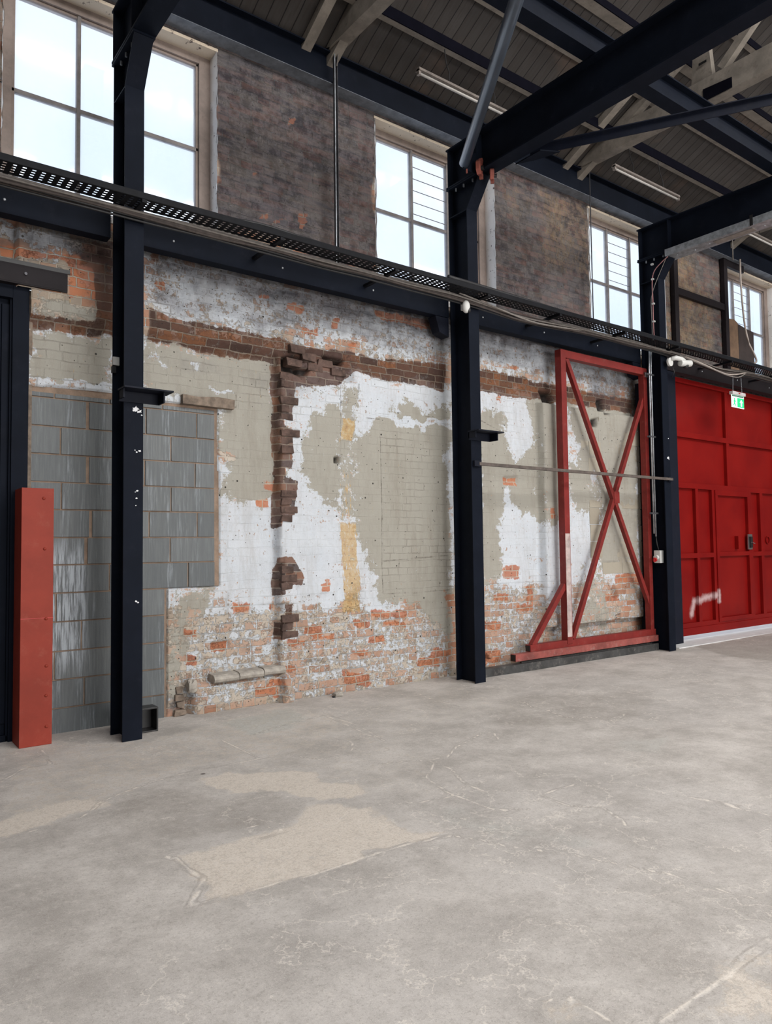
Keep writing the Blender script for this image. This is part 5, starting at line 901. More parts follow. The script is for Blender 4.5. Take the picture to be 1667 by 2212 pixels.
MB().ring((13.42, 6.47, 1.56), (13.42, 6.455, 1.56), .07, .055, 18).build('pull_ring', 'red_door', d2)
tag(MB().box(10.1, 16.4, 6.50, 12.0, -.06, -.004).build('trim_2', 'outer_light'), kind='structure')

# ------------------------------------------------------------------ red bolted post beside the navy door
r = thing('steel_post', (1.31, 6.42, 0), 'short red oxide steel guard post with bolt heads in front of the navy door jamb', 'post')
p = MB(); p.box(1.20, 1.435, 6.30, 6.315, 0, 2.01).box(1.20, 1.212, 6.315, 6.56, 0, 2.01).box(1.423, 1.435, 6.315, 6.56, 0, 2.01)
p.build('channel', 'red_post', r, bevel=.003)
MB().box(1.199, 1.4355, 6.2985, 6.305, .985, .989).build('joint_line', 'red_plastic', r)
for x, z in ((1.36, 1.93), (1.37, 1.53), (1.385, .98), (1.39, .61), (1.39, .38), (1.395, .14)):
    MB().ball((x, 6.30, z), .013, .010, .012, 12, 8).build('bolt_head', 'red_post', r, smooth=True)

# ================================================================== STEELWORK
YF, YR = 5.975, 6.285          # front and rear faces of the wall columns
def column(x0, label, bracket, ztop=5.66):
    x1 = x0 + .158; c = (x0 + x1) / 2
    r = thing('steel_column', (c, 6.13, 0), label, 'column')
    s = MB(); s.box(x0, x1, YF, YF + .013, 0, 5.34).box(x0, x1, YR - .013, YR, 0, ztop).box(c - .005, c + .005, YF + .013, YR - .013, 0, ztop)
    s.build('shaft', 'navy', r, bevel=.0015)
    # haunch: the front flange cranks out under the cross beam
    h = MB(); h.prism([(YF, 5.34), (YF + .013, 5.34), (5.772, ztop), (5.755, ztop)], 'x', x0, x1)
    h.prism([(YF + .013, 5.34), (5.77, ztop), (6.0, ztop), (6.0, 5.34)], 'x', c - .006, c + .006)
    h.build('haunch', 'navy', r)
    MB().box(x0 - .012, x1 + .012, 5.745, YR + .02, ztop, ztop + .018).build('cap_plate', 'navy', r, bevel=.002)
    MB().box(x0 + .002, x1 - .002, YF + .01, YR - .01, 5.325, 5.337).build('stiffener', 'navy', r, bevel=.001)
    for y in (5.90, 6.05, 6.18):
        for x in (x0 + .03, x1 - .03): MB().tube([(x, y, ztop), (x, y, ztop - .035)], .010, 8).build('bolt', 'galv', r)
    if bracket:
        b = MB(); b.box(x0 - .05, x1 + .19, 5.80, YF - .001, bracket, bracket + .013); b.box(x0 - .04, x0 - .028, 5.86, YF - .001, bracket - .07, bracket); b.box(x1 + .12, x1 + .132, 5.84, YF - .001, bracket - .085, bracket)
        b.box(x0 - .04, x1 + .132, YF - .013, YF - .001, bracket - .085, bracket)
        b.build('shelf_bracket', 'navy_dull', r)
    return r
c1 = column(1.880, 'dark navy steel column standing nearest the navy door, white paint splat below its bracket', 2.79)
c2 = column(5.712, 'dark navy steel column in the middle of the brick wall with a red clamp at its top', 2.78)
c3 = column(9.472, 'dark navy steel column between the red sliding frame and the red door', None)
# base plate channel sticking out beside the first column
bx = MB(); bx.box(2.06, 2.235, 6.16, 6.30, .0, .012).box(2.06, 2.235, 6.16, 6.30, .185, .20).box(2.222, 2.235, 6.16, 6.30, .012, .185).box(2.04, 2.06, 6.165, 6.295, 0, .2).box(2.06, 2.222, 6.285, 6.30, .012, .185)
b_ = bx.build('base_channel', 'black', None, bevel=.003); b_.parent = c1; b_.location = -Vector(c1.location)
# paint splats and scratches on the first column
def splat(name, x, z, r, parent, y=YF - .0008, seed=0, mat='white_paint'):
    rr = random.Random(seed); pts = []
    for i in range(26):
        t = 2 * math.pi * i / 26; k = r * (0.55 + .45 * rr.random() + (.5 * rr.random() if rr.random() > .75 else 0)); pts.append((x + k * math.cos(t), z + .7 * k * math.sin(t)))
    return MB().prism(pts, 'y', y - .0006, y).build(name, mat, parent)
splat('paint_splat', 1.975, 2.655, .030, c1, seed=2); splat('paint_splat', 2.005, 2.640, .022, c1, seed=4); splat('paint_splat', 2.025, 2.610, .009, c1, seed=9)
for k, (x, z) in enumerate([(1.97, 2.32), (1.985, 2.305), (2.01, 2.315), (1.975, 1.98), (1.985, 1.93), (1.99, 1.99), (1.98, 1.87), (2.0, 1.09), (1.985, 1.10)]): splat('paint_fleck', x, z, .006 + .003 * (k % 3), c1, seed=20 + k)
splat('paint_splat', 9.585, 2.74, .032, c3, seed=31)
splat('paint_splat', 9.60, 3.02, .010, c3, seed=33)

# cross beams over the hall, one on each column
def cross(x0, label):
    c = x0 + .095
    r = thing('cross_beam', (c, 6.3, 5.68), label, 'beam')
    m = MB(); m.ibeam('y', -9.9, 6.30, c - .015, 5.68, 6.15, .19, .018, .011); m.build('beam', 'navy', r, bevel=.002)
    for y in (6.27, 5.80): MB().box(x0 - .015 + .004, x0 + .175 - .004, y - .006, y + .006, 5.70, 6.132).build('web_stiffener', 'navy', r)
    return r
cb1 = cross(1.88, 'navy steel cross beam above the first column, cut off by the top left of the photo')
cb2 = cross(5.712, 'large navy steel cross beam rising from the middle column across the roof')
cb3 = cross(9.472, 'navy steel cross beam above the far column with a galvanised trunking under it')
# long beams parallel to the wall
r = thing('eaves_beam', (6.8, 6.45, 6.425), 'long navy steel beam along the top of the brick wall above the windows', 'beam')
m = MB(); m.ibeam('x', -1.5, 15.5, 6.455, 6.425, 6.775, .165, .016, .012); m.build('beam', 'navy', r)
MB().box(-1.5, 15.5, 6.3725, 6.5375, 6.419, 6.4249).build('lit_underside_sheet', 'lit_dusty_steel', r)  # paler underside sheet: window light put into the dusty colour
r = thing('roof_beam', (6.8, 4.25, 6.15), 'navy steel beam parallel to the wall, resting across the cross beams', 'beam')
m = MB(); m.ibeam('x', -1.5, 15.5, 4.25, 6.152, 6.41, .15, .015, .01); m.build('beam', 'navy', r)
# runner beams between the columns under the cable tray
RL = ['navy steel wall beam left of the first column, below the perforated cable tray', 'navy steel wall beam spanning between the first and the middle column', 'navy steel wall beam spanning between the middle and the far column', 'dark steel wall beam above the red door, right of the far column']
for k, (a, b) in enumerate(((-1.5, 1.862), (2.06, 5.69), (5.89, 9.45), (9.66, 15.4))):
    r = thing('wall_beam', ((a + b) / 2, 6.33, 4.14), RL[k], 'beam')
    m = MB(); m.box(a, b, 6.285, 6.297, 4.155, 4.40); m.box(a, b, 6.297, 6.40, 4.388, 4.40); m.box(a, b, 6.297, 6.40, 4.155, 4.167)
    m.build('channel', 'navy' if k < 3 else 'brown_steel', r, bevel=.0015)
    for x in np.arange(a + .35, b, 1.1): MB().ball((x, 6.284, 4.26), .012, .008, .012, 10, 6).build('bolt_head', 'galv', r, smooth=True)
# end cleats joining the wall beams to the middle column
for xx, nm in ((5.55, 'left'), (9.31, 'left')):
    r = thing('beam_cleat', (xx, 6.33, 3.98), 'dark steel cleat under the wall beam end, left of the ' + ('middle column' if xx < 6 else 'far column'), 'bracket')
    MB().prism([(xx, 3.97), (xx + .14, 3.93), (xx + .14, 4.15), (xx - .06, 4.15)], 'y', 6.29, 6.42).build('cleat_block', 'navy_dull', r)

# round plan brace and T-section plan brace
r = thing('pipe_brace', (5.55, 5.80, 5.78), 'round blue grey steel pipe brace running from the middle column to the photo top', 'brace')
p0 = Vector((5.52, 5.80, 5.73)); d_ = Vector((-1.42, -2.13, -.02)).normalized()
MB().tube([p0, p0 + d_ * 5.6], .057, 28).build('pipe', 'pipe', r, smooth=False)
for q in r.children[0].data.polygons: q.use_smooth = len(q.vertices) == 4
MB().prism([(5.70, 5.66), (5.50, 5.66), (5.50, 5.83), (5.70, 5.90)], 'y', 5.796, 5.806).build('gusset', 'navy', r)
MB().tube([(5.545, 5.79, 5.665), (5.545, 5.79, 5.62)], .009, 8).build('bolt', 'red_clamp', r)
r = thing('tee_brace', (5.93, 5.2, 5.72), 'navy steel T-section brace crossing the bay right of the middle column', 'brace')
p0 = Vector((5.93, 5.21, 5.72)); d_ = Vector((1.16, -1.95, 0)).normalized()
m = MB(); m.bar(p0 + Vector((0, 0, .045)), p0 + d_ * 6.6 + Vector((0, 0, .045)), .10, .010); m.bar(p0, p0 + d_ * 6.6, .010, .09); m.build('tee', 'navy_dull', r)
MB().prism([(5.905, 5.40), (5.905, 5.05), (6.10, 4.95), (6.02, 5.2)], 'z', 5.66, 5.672).build('gusset', 'navy', r)
# galvanised trunking under the far cross beam
r = thing('metal_trunking', (9.55, 5.0, 5.66), 'galvanised steel trunking fixed under the far cross beam', 'trunking')
t_ = MB(); t_.box(9.44, 9.448, -2, 5.84, 5.60, 5.70).box(9.672, 9.68, -2, 5.84, 5.60, 5.70).box(9.448, 9.672, -2, 5.84, 5.60, 5.606)
t_.build('channel', 'galv', r)
MB().box(9.50, 9.62, 4.62, 5.15, 5.588, 5.60).build('cover_strip', 'lamp_body', r)
MB().box(9.435, 9.44, 4.58, 4.62, 5.60, 5.74).build('joint_clip', 'black', r)
for k in range(9): MB().ball((9.53 + .05 * (k % 2), 5.7 - k * .24, 5.60), .012, .012, .008, 10, 6).build('rivet', 'galv', r, smooth=True)
# red clamps where the beam meets the middle column
def clamp(x, y, z, s, label, rotz):
    r = thing('beam_clamp', (x, y, z), label, 'clamp', 'red girder clamps at the top of the middle column')
    prof = [(-.055, -.05), (-.02, -.085), (.03, -.075), (.06, -.03), (.05, .02), (.075, .085), (.045, .10), (.01, .055), (-.03, .05), (-.06, .02)]
    MB().prism([(x + a * s, z + b * s) for a, b in prof], 'y', y - .022, y + .022).build('jaw', 'red_clamp', r, bevel=.006)
    MB().tube([(x - .005, y - .055, z - .03), (x - .005, y + .03, z - .03)], .022 * s, 6).build('nut', 'black', r)
    MB().box(x + .02, x + .05, y - .03, y + .01, z - .11 * s, z - .06 * s).build('hook', 'red_clamp', r, bevel=.005)
    r.rotation_euler.z = rotz
    return r
clamp(5.69, 5.74, 5.72, 1.2, 'red oxide girder clamp with a black nut on the left of the middle column top', 0.5)
clamp(5.80, 5.66, 5.64, .9, 'smaller red oxide clamp right behind the nut, under the large cross beam', 0.9)

# dark jamb post of the sliding frame behind the far column
r = thing('jamb_post', (9.75, 6.38, 0), 'black steel jamb post on the wall behind the far column', 'post')
MB().box(9.50, 9.70, 6.335, 6.43, .0, 3.88).build('post', 'navy_dull', r)
MB().box(9.64, 9.70, 6.25, 6.335, 3.50, 3.88).build('top_guide', 'black', r)
MB().box(10.0, 10.36, 6.30, 6.45, 0, 4.15).build('door_jamb', 'navy_dull', r)

# ------------------------------------------------------------------ red sliding frame with cross braces on a floor track
fr = thing('sliding_frame', (8.4, 6.25, .12), 'tall red steel frame with crossed diagonal braces standing on a floor track by the wall', 'frame')
ty, a_ = 6.245, .075
def tb(name, p0, p1, w=.075, h=.075, mat='red_frame', up=(0, 1, 0)): return MB().bar(p0, p1, w, h, up).build(name, mat, fr, bevel=.004)
tb('upright', (7.60, ty, .25), (7.60, ty, 4.06), .10, .10)
tb('top_rail', (7.55, ty, 4.01), (9.46, ty, 4.01), .10, .09)
tb('upright', (9.42, ty, .25), (9.42, ty, 4.00), .08, .09)
tb('middle_rail', (6.86, ty, .255), (9.50, ty, .255), .085, .085, 'red_frame')
tb('bottom_rail', (6.56, ty - .035, .172), (9.50, ty - .035, .172), .085, .09, 'red_rail')
tb('diagonal_brace', (7.70, ty, 3.96), (9.44, ty, .95 - .35), .060, .06)
tb('diagonal_brace', (7.70, ty + .001, .30), (9.40, ty + .001, 3.62), .060, .06)
tb('corner_strut', (6.93, ty, .28), (7.56, ty, 1.00), .065, .065)
MB().box(8.62, 8.74, ty - .036, ty - .031, 2.08, 2.24).build('brace_plate', 'red_frame', fr)
# open tube ends
MB().box(6.556, 6.562, ty - .070, ty, .137, .207).build('tube_end', 'black', fr)
MB().box(6.852, 6.86, ty - .032, ty + .032, .223, .287).build('tube_end', 'black', fr)
# bare primer patch on the upright
MB().box(7.551, 7.640, ty - .0515, ty - .050, .34, 1.66).build('primer_patch', simple('pale_primer', (0.44, 0.36, 0.34), 0.6, var=.3, dust=((0.36, .10, .08), .8), scale=7), fr)
for x in (7.0, 8.95): MB().tube([(x, ty - .02, .10), (x, ty + .02, .10)], .045, 18).build('wheel', 'black', fr)
MB().box(9.40, 9.47, ty - .06, ty - .04, 3.93, 4.00).build('top_roller', 'chrome', fr, bevel=.006)
tr = thing('floor_track', (7.85, 6.22, 0), 'worn black steel track rail on the floor under the red sliding frame', 'rail')
m = MB(); m.box(5.90, 9.50, 6.165, 6.175, .0, .095).box(5.90, 9.50, 6.175, 6.265, .085, .095).box(5.90, 9.50, 6.265, 6.275, .0, .095)
m.build('rail', 'rail', tr, bevel=.0015); MB().box(6.7, 9.4, 6.205, 6.235, .095, .112).build('guide_strip', 'rail', tr)
# flat bar between the middle and far columns
r = thing('cross_bar', (7.7, 5.96, 2.42), 'rusty flat steel bar bolted between the middle and far columns in front of the frame', 'bar')
MB().box(5.80, 9.63, 5.935, 5.975, 2.415, 2.45).build('bar', 'rust_bar', r, bevel=.002)
for x in (5.79, 9.60): MB().box(x - .06, x + .03, 5.94, 5.972, 2.40, 2.465).build('lug', 'navy_dull', r, bevel=.003)

# ================================================================== ROOF TIMBERS
PY = [5.86, 5.36, 4.88, 4.40, 3.92, 3.44, 2.96, 2.48]
PN = ['lowest timber purlin under the roof boards, nearest the eaves beam', 'second timber purlin up from the eaves, just below the navy roof beam in the photo', 'third timber purlin up from the eaves, above the navy roof beam at the top of the photo',
      'fourth timber purlin up from the eaves, high at the top of the photo', 'fifth timber purlin up from the eaves beside the truss gusset', 'sixth timber purlin up from the eaves, seen at the top right', 'seventh timber purlin up from the eaves at the photo top right corner', 'eighth timber purlin up from the eaves near the rooflight']
for k, y in enumerate(PY[:7]):
    z = zr(y); big = k == 0
    r = thing('roof_purlin', (7, y, z - .08), PN[k].replace(' in the photo', '').replace(' of the photo', ''), 'purlin', 'purlins under the boarded roof')
    h = .085 if big else .05
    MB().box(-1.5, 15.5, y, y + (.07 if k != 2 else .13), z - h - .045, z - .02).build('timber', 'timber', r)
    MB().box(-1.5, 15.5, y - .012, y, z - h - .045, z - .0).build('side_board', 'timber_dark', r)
def truss(x0, label):
    r = thing('roof_truss', (x0 + .07, 6.4, 6.79), label, 'truss', 'timber roof trusses')
    x1 = x0 + .145
    ch = MB(); n = 60; rr = random.Random(int(x0 * 10))
    ys = np.linspace(6.44, -9.5, n)
    for i in range(n):
        b = (rr.random() - .5) * .012
        tz = min(7.08, zr(ys[i]) - .005)
        for (xx, zz) in ((x0 + b, 6.79 + b * .5), (x1 + b, 6.79 + b * .5), (x1, tz), (x0, tz)): ch.v.append((xx, ys[i], zz))
    for i in range(n - 1):
        for q in range(4): a = i * 4 + q; b = i * 4 + (q + 1) % 4; ch.f.append((a, b, b + 4, a + 4))
    ch.f.append((0, 1, 2, 3)); ch.f.append(((n - 1) * 4 + 3, (n - 1) * 4 + 2, (n - 1) * 4 + 1, (n - 1) * 4))
    ch.build('tie_beam', 'timber', r)
    # principal rafter
    def up(y, d): return (y, zr(y) - d)
    MB().prism([up(6.50, .02), up(-1.95, .02), up(-1.95, .17), up(6.50, .17)], 'x', x0 + .02, x1 - .02).build('rafter', 'timber', r)
    MB().prism([up(6.50, .01), up(-1.95, .01), up(-1.95, .11), up(6.50, .11)], 'x', x0 - .29, x0 - .18).build('common_rafter', 'timber', r)
    # queen post with splayed struts
    MB().prism([(4.72, 7.08), (4.45, 7.08), (4.50, zr(4.50) - .17), (4.68, zr(4.68) - .17)], 'x', x0 + .03, x1 - .03).build('post', 'timber', r)
    MB().bar((x0 + .072, 4.35, 7.13), (x0 + .072, 2.9, zr(2.9) - .2), .09, .10, (0, 0, 1)).build('strut', 'timber', r)
    MB().bar((x0 + .072, 2.55, 7.10), (x0 + .072, 2.55, zr(2.55) - .15), .10, .12, (0, 1, 0)).build('strut', 'timber', r)
    MB().prism([(6.43, 6.785), (6.35, 6.785), (6.43, 6.82)], 'x', x0 - .012, x0).build('end_cleat', 'timber_dark', r)
    MB().prism([(4.55, 6.80), (4.20, 6.80), (4.20, 6.92), (4.55, 6.95)], 'x', x0 - .014, x0 - .002).build('steel_cleat', 'timber_dark', r)
    MB().box(x0 - .002, x0 + .001, 4.50, 4.60, 7.27, 7.30).build('slot', 'black', r)
    return r
truss(.0, 'old white painted timber truss at the top left, above the first window')
truss(4.13, 'old white painted timber truss above the slotted strut channel, left of second window')
truss(8.29, 'old white painted timber truss ending just left of the third window')
truss(12.45, 'old white painted timber truss at the far right above the fourth window')

# ================================================================== FLUORESCENT LAMPS
def lamp(x0, label):
    r = thing('strip_light', (x0 + .8, 5.8, 6.52), label, 'light', 'strip lights hung under the roof')
    L = 1.53
    MB().prism([(5.775, 6.56), (5.825, 6.56), (5.835, 6.525), (5.765, 6.525)], 'x', x0, x0 + L).build('housing', 'lamp_body', r)
    MB().tube([(x0 + .03, 5.80, 6.505), (x0 + L - .03, 5.80, 6.505)], .014, 12).build('tube', 'steel_tube', r, smooth=True)
    for x in (x0, x0 + L - .03): MB().box(x, x + .03, 5.78, 5.82, 6.485, 6.545).build('end_cap', 'lamp_body', r)
    for x in (x0 + .45, x0 + 1.15):
        MB().tube([(x, 5.80, 6.56), (x + .01, 5.81, 6.68), (x - .005, 5.84, 6.8), (x, 5.87, 6.98)], .006, 6).build('cord', 'black_cable', r)
    return r
lamp(4.87, 'fluorescent strip light hung under the roof, partly behind the pipe brace')
lamp(8.24, 'fluorescent strip light hung between the large cross beam and the far cross beam')
lamp(11.72, 'fluorescent strip light cut off by the right edge of the photo')

# ================================================================== CABLE TRAY AND CABLES
def tray():
    r = thing('cable_tray', (6.5, 5.83, 4.30), 'long perforated black steel cable tray running across the front of the columns', 'cable tray')
    y0, y1, z = 5.725, 5.925, 4.30
    # perforated bottom: rows of round-cornered slots cut as gaps between strips
    px = .065; rows = 5; x0, x1 = -1.3, 15.2; m = MB(); sw = .027; py = (y1 - y0) / rows; sl = .018
    n = int((x1 - x0) / px)
    xs = []
    for i in range(n): xs += [x0 + i * px, x0 + i * px + (px - sw)]
    xs.append(x1)
    ys = []
    for j in range(rows): ys += [y0 + j * py, y0 + j * py + (py - sl)]
    ys.append(y1)
    for a, x in enumerate(xs):
        for b, y in enumerate(ys): m.v.append((x, y, z))
    H = len(ys)
    for a in range(len(xs) - 1):
        for b in range(H - 1):
            if a % 2 == 1 and b % 2 == 1: continue
            q = a * H + b; m.f.append((q, q + H, q + H + 1, q + 1))
    o = m.build('perforated_base', 'tray', r, recalc=False)
    so = o.modifiers.new('thickness', 'SOLIDIFY'); so.thickness = .002
    MB().box(x0, x1, y0 - .002, y0, z, z + .050).box(x0, x1, y0, y0 + .010, z + .048, z + .050).build('side_flange', 'tray', r)
    MB().box(x0, x1, y1, y1 + .002, z, z + .015).build('side_flange', 'tray', r)
    for x in (0.4, 1.96, 3.2, 4.5, 5.79, 7.0, 8.3, 9.55, 11.0, 12.6): MB().box(x - .02, x + .02, y0, 6.29 if not any(abs(x - c) < .2 for c in (1.96, 5.79, 9.55)) else 5.973, z - .03, z - .004).build('bracket_arm', 'tray', r)
    return r
tray()
CR = random.Random(5)
def cable(pts, rad, mat, label, group=None, name='cable', n=7):
    # smooth the polyline
    P = [Vector(p) for p in pts]
    out = []
    for i in range(len(P) - 1):
        a, b, c, d = P[max(i - 1, 0)], P[i], P[i + 1], P[min(i + 2, len(P) - 1)]
        for k in range(4):
            t = k / 4; out.append(0.5 * ((2 * b) + (c - a) * t + (2 * a - 5 * b + 4 * c - d) * t * t + (3 * b - a - 3 * c + d) * t ** 3))
    out.append(P[-1])
    o = MB().tube(out, rad, n).build(name, mat, None, smooth=True)
    return tag(o, label, 'cable', group)
def sag(x):
    return -.035 * math.exp(-((x - 6.6) / .7) ** 2) - .05 * math.exp(-((x - 10.9) / .7) ** 2)
specs = [(5.745, 4.318, .010, 'black_cable'), (5.770, 4.320, .012, 'black_cable'),
         (5.935, 4.285, .013, 'grey_cable'), (5.945, 4.262, .012, 'grey_cable'), (5.925, 4.250, .019, 'brown_cable'), (5.935, 4.232, .013, 'black_cable'), (5.952, 4.240, .012, 'brown_cable'), (5.900, 4.262, .010, 'grey_cable'), (5.915, 4.236, .012, 'brown_cable'), (5.945, 4.215, .010, 'black_cable')]
ORD = ['nearest the front edge', 'just behind the front one', 'topmost of the grey ones', 'middle one of the grey ones', 'thickest brown one', 'thicker of the black ones', 'upper thin brown one', 'thinnest of the grey ones', 'lowest brown one', 'lowest and thinnest black one']
for k, (y, z, rr_, mt) in enumerate(specs):
    pts = []
    for x in np.arange(-1.2, 15.2, .55):
        s_ = 1.0 if z < 4.3 else .1
        pts.append((x, min(5.958, y + CR.uniform(-.010, .008)), z + s_ * (sag(x) * (1 + .4 * math.sin(k)) + CR.uniform(-.010, .008))))
    side = 'inside' if z > 4.3 else 'under'
    cn = {'black_cable': 'black', 'grey_cable': 'dusty pale grey', 'brown_cable': 'dusty brown'}[mt]
    cable(pts, rr_, mt, '%s cable along the wall %s the tray, %s' % (cn, side, ORD[k]), '%s cables %s the tray' % (cn, side))
# thicker black ducts that lie on the tray, right of the middle column
cable([(5.2, 5.74, 4.37), (6.2, 5.80, 4.385), (7.4, 5.79, 4.355), (8.6, 5.80, 4.37), (9.8, 5.80, 4.365), (11, 5.80, 4.37), (13, 5.80, 4.365), (15, 5.80, 4.36)], .022, 'black_cable', 'thick black cable lying on top of the tray, right of the middle column')
cable([(2.6, 5.82, 4.36), (3.0, 5.78, 4.385), (3.5, 5.78, 4.37), (4.4, 5.80, 4.36), (5.3, 5.80, 4.36)], .013, 'black_cable', 'black cable looping over the tray edge right of the first window')
cable([(9.9, 5.90, 4.26), (10.4, 5.86, 4.19), (10.9, 5.84, 4.12), (11.3, 5.86, 4.15), (11.7, 5.88, 4.24)], .011, 'cream_cable', 'cream cable drooping below the tray above the red door')
cable([(9.8, 5.90, 4.25), (10.5, 5.85, 4.16), (11.0, 5.83, 4.10), (11.4, 5.85, 4.12), (11.7, 5.88, 4.23)], .009, 'grey_cable', 'thin grey cable drooping lowest below the tray above the red door')
cable([(5.5, 5.90, 4.30), (6.0, 5.88, 4.24), (6.6, 5.86, 4.17), (7.1, 5.87, 4.19), (7.6, 5.90, 4.24)], .010, 'grey_cable', 'thin grey cable drooping below the tray right of the middle column')
cable([(4.30, 5.86, 4.35), (4.28, 5.80, 4.31), (4.34, 5.78, 4.28)], .006, 'grey_cable', 'short grey cable tail at the tray below the strut channel')
cable([(12.60, 6.36, 6.45), (12.60, 6.36, 6.0), (12.60, 6.33, 5.4), (12.62, 6.28, 5.0), (12.55, 6.15, 4.72), (12.35, 6.02, 4.55), (12.05, 5.92, 4.44), (11.95, 5.90, 4.40)], .016, 'cream_cable', 'pinkish cream cable looping down from the far right window to the tray')
# vertical strut channel and thin conduit on the brick piers
r = thing('strut_channel', (4.19, 6.33, 4.4), 'galvanised slotted strut channel running down the brick pier between the first two windows', 'conduit')
m = MB(); m.box(4.168, 4.208, 6.352, 6.356, 4.40, 6.84).box(4.168, 4.171, 6.325, 6.352, 4.40, 6.84).box(4.205, 4.208, 6.325, 6.352, 4.40, 6.84)
m.build('channel', 'galv_dark', r)
for k in range(48): MB().box(4.181, 4.195, 6.350, 6.3525, 4.44 + k * .05, 4.465 + k * .05).build('slot', 'black', r)
MB().tube([(4.172, 6.325, 4.42), (4.172, 6.325, 6.78)], .005, 8).build('conduit', 'galv', r)
MB().tube([(4.20, 6.325, 6.60), (4.215, 6.30, 6.82), (4.25, 6.10, 6.86), (4.285, 5.9, 6.84)], .006, 8).build('flexible_tail', 'grey_cable', r, smooth=True)
tag(MB().tube([(8.44, 6.34, 6.82), (8.44, 6.34, 4.38)], .008, 10).build('conduit', 'galv_dark', None, smooth=True), 'thin vertical conduit at the left edge of the third window', 'conduit')
tag(MB().tube([(12.3, 6.33, 6.9), (12.3, 6.33, 6.36)], .010, 10).build('conduit', 'grey_cable', None, smooth=True), 'short vertical conduit above the top left corner of the far right window', 'conduit')
# conduits down the far column
for k, (xo, zb, nm) in enumerate(((9.40, 1.66, 'left'), (9.445, 1.62, 'right'))):
    tag(MB().tube([(xo + .03, 6.12, 4.36), (xo, 6.12, 4.05), (xo, 6.12, zb)], .0105, 12).build('conduit', 'galv', None, smooth=True), 'grey steel conduit down the side of the far column, the %s one of the pair' % nm, 'conduit', 'conduits on the far column')
for z in (3.95, 3.05, 1.95):
    r = thing('conduit_strap', (9.42, 6.13, z), {3.95: 'steel strap holding the two conduits near the tray, topmost of three', 3.05: 'steel strap holding the two conduits, middle of three on the far column', 1.95: 'steel strap holding the two conduits, lowest of three above the isolator'}[z], 'strap', 'conduit straps on the far column')
    MB().box(9.33, 9.50, 6.105, 6.108, z - .012, z + .012).box(9.33, 9.50, 6.132, 6.136, z - .012, z + .012).build('strap', 'galv_dark', r)
tag(MB().tube([(9.445, 6.12, 1.62), (9.45, 6.11, 1.50), (9.47, 6.10, 1.43)], .008, 8).build('flexible_lead', 'black_cable', None, smooth=True), 'short black lead between the conduit and the isolator switch', 'cable')
# isolator switch
r = thing('isolator_switch', (9.44, 6.1, 1.25), 'white box with a red rotary isolator switch on the far column', 'switch')
MB().box(9.44, 9.53, 6.06, 6.16, 1.24, 1.42).build('box', 'white_plastic', r, bevel=.008)
MB().tube([(9.44, 6.11, 1.32), (9.40, 6.11, 1.32)], .034, 18).build('collar', 'white_plastic', r)
MB().tube([(9.40, 6.11, 1.29), (9.375, 6.11, 1.285)], .028, 18).build('knob', 'red_plastic', r)
MB().box(9.36, 9.385, 6.10, 6.12, 1.255, 1.32).build('handle', 'red_plastic', r, bevel=.003)
# white clip box on the first column
r = thing('junction_clip', (1.90, 6.26, 3.05), 'small white clip box on the rear flange of the first column', 'clip')
MB().box(1.872, 1.925, 6.235, 6.272, 3.06, 3.13).build('box', 'white_plastic', r, bevel=.004); MB().box(1.866, 1.90, 6.24, 6.27, 2.995, 3.05).build('base', 'black', r)
# cream dome sensor on the middle column
r = thing('motion_sensor', (5.57, 5.93, 4.15), 'cream dome sensor under the tray on the middle column', 'sensor')
MB().ball((5.60, 5.90, 4.165), .048, .042, .072, 20, 14).build('dome', 'white_plastic', r, smooth=True)
MB().box(5.59, 5.63, 5.93, 5.975, 4.14, 4.23).build('mount', 'white_plastic', r, bevel=.004)
MB().ball((5.625, 5.878, 4.125), .022, .02, .03, 12, 8).build('lens', 'black', r, smooth=True)
# security camera on the far column
r = thing('security_camera', (9.632, 5.883, 4.064), 'white dome security camera on a bracket right of the far column', 'camera')
MB().tube([(9.570, 5.910, 4.110), (9.570, 5.877, 4.110)], .062, 26).build('wall_plate', 'white_plastic', r, bevel=.006)
MB().tube([(9.587, 5.883, 4.156), (9.654, 5.850, 4.173), (9.755, 5.822, 4.162), (9.811, 5.811, 4.139)], [.030, .036, .034, .03], 14).build('arm', 'white_plastic', r, smooth=True)
MB().tube([(9.721, 5.828, 4.104), (9.928, 5.789, 4.116)], .048, 20).build('body', 'white_plastic', r, bevel=.010, smooth=True)
MB().ball((9.833, 5.808, 4.075), .042, .042, .045, 18, 12).build('dome', 'black', r, smooth=True)
MB().tube([(9.598, 5.872, 4.041), (9.609, 5.850, 3.960), (9.587, 5.883, 3.891)], .006, 8).build('lead', 'black_cable', r, smooth=True)
# pink cable clipped to the upper far column
cable([(9.452, 5.80, 5.59), (9.452, 5.90, 5.54), (9.452, 6.02, 5.45), (9.452, 6.06, 5.3), (9.455, 6.06, 5.0), (9.46, 6.065, 4.75), (9.46, 6.06, 4.50), (9.46, 6.04, 4.35)], .007, 'pink_cable', 'pink cable clipped down the upper part of the far column')
cable([(9.452, 5.82, 5.59), (9.452, 5.92, 5.42), (9.452, 6.03, 5.22), (9.452, 6.085, 5.05), (9.452, 6.085, 4.8), (9.452, 6.085, 4.45)], .005, 'grey_cable', 'thin grey cable beside the pink cable on the upper far column')
for k, z in enumerate((5.56, 5.34, 4.98, 4.72, 4.46)):
    tag(MB().box(9.445, 9.475, 6.04, 6.075, z - .012, z + .012).build('cable_clip', 'white_plastic', None, bevel=.003), 'small white cable clip on the upper far column, number %s from the top' % ['one', 'two', 'three', 'four', 'five'][k], 'clip', 'white clips holding the pink cable')

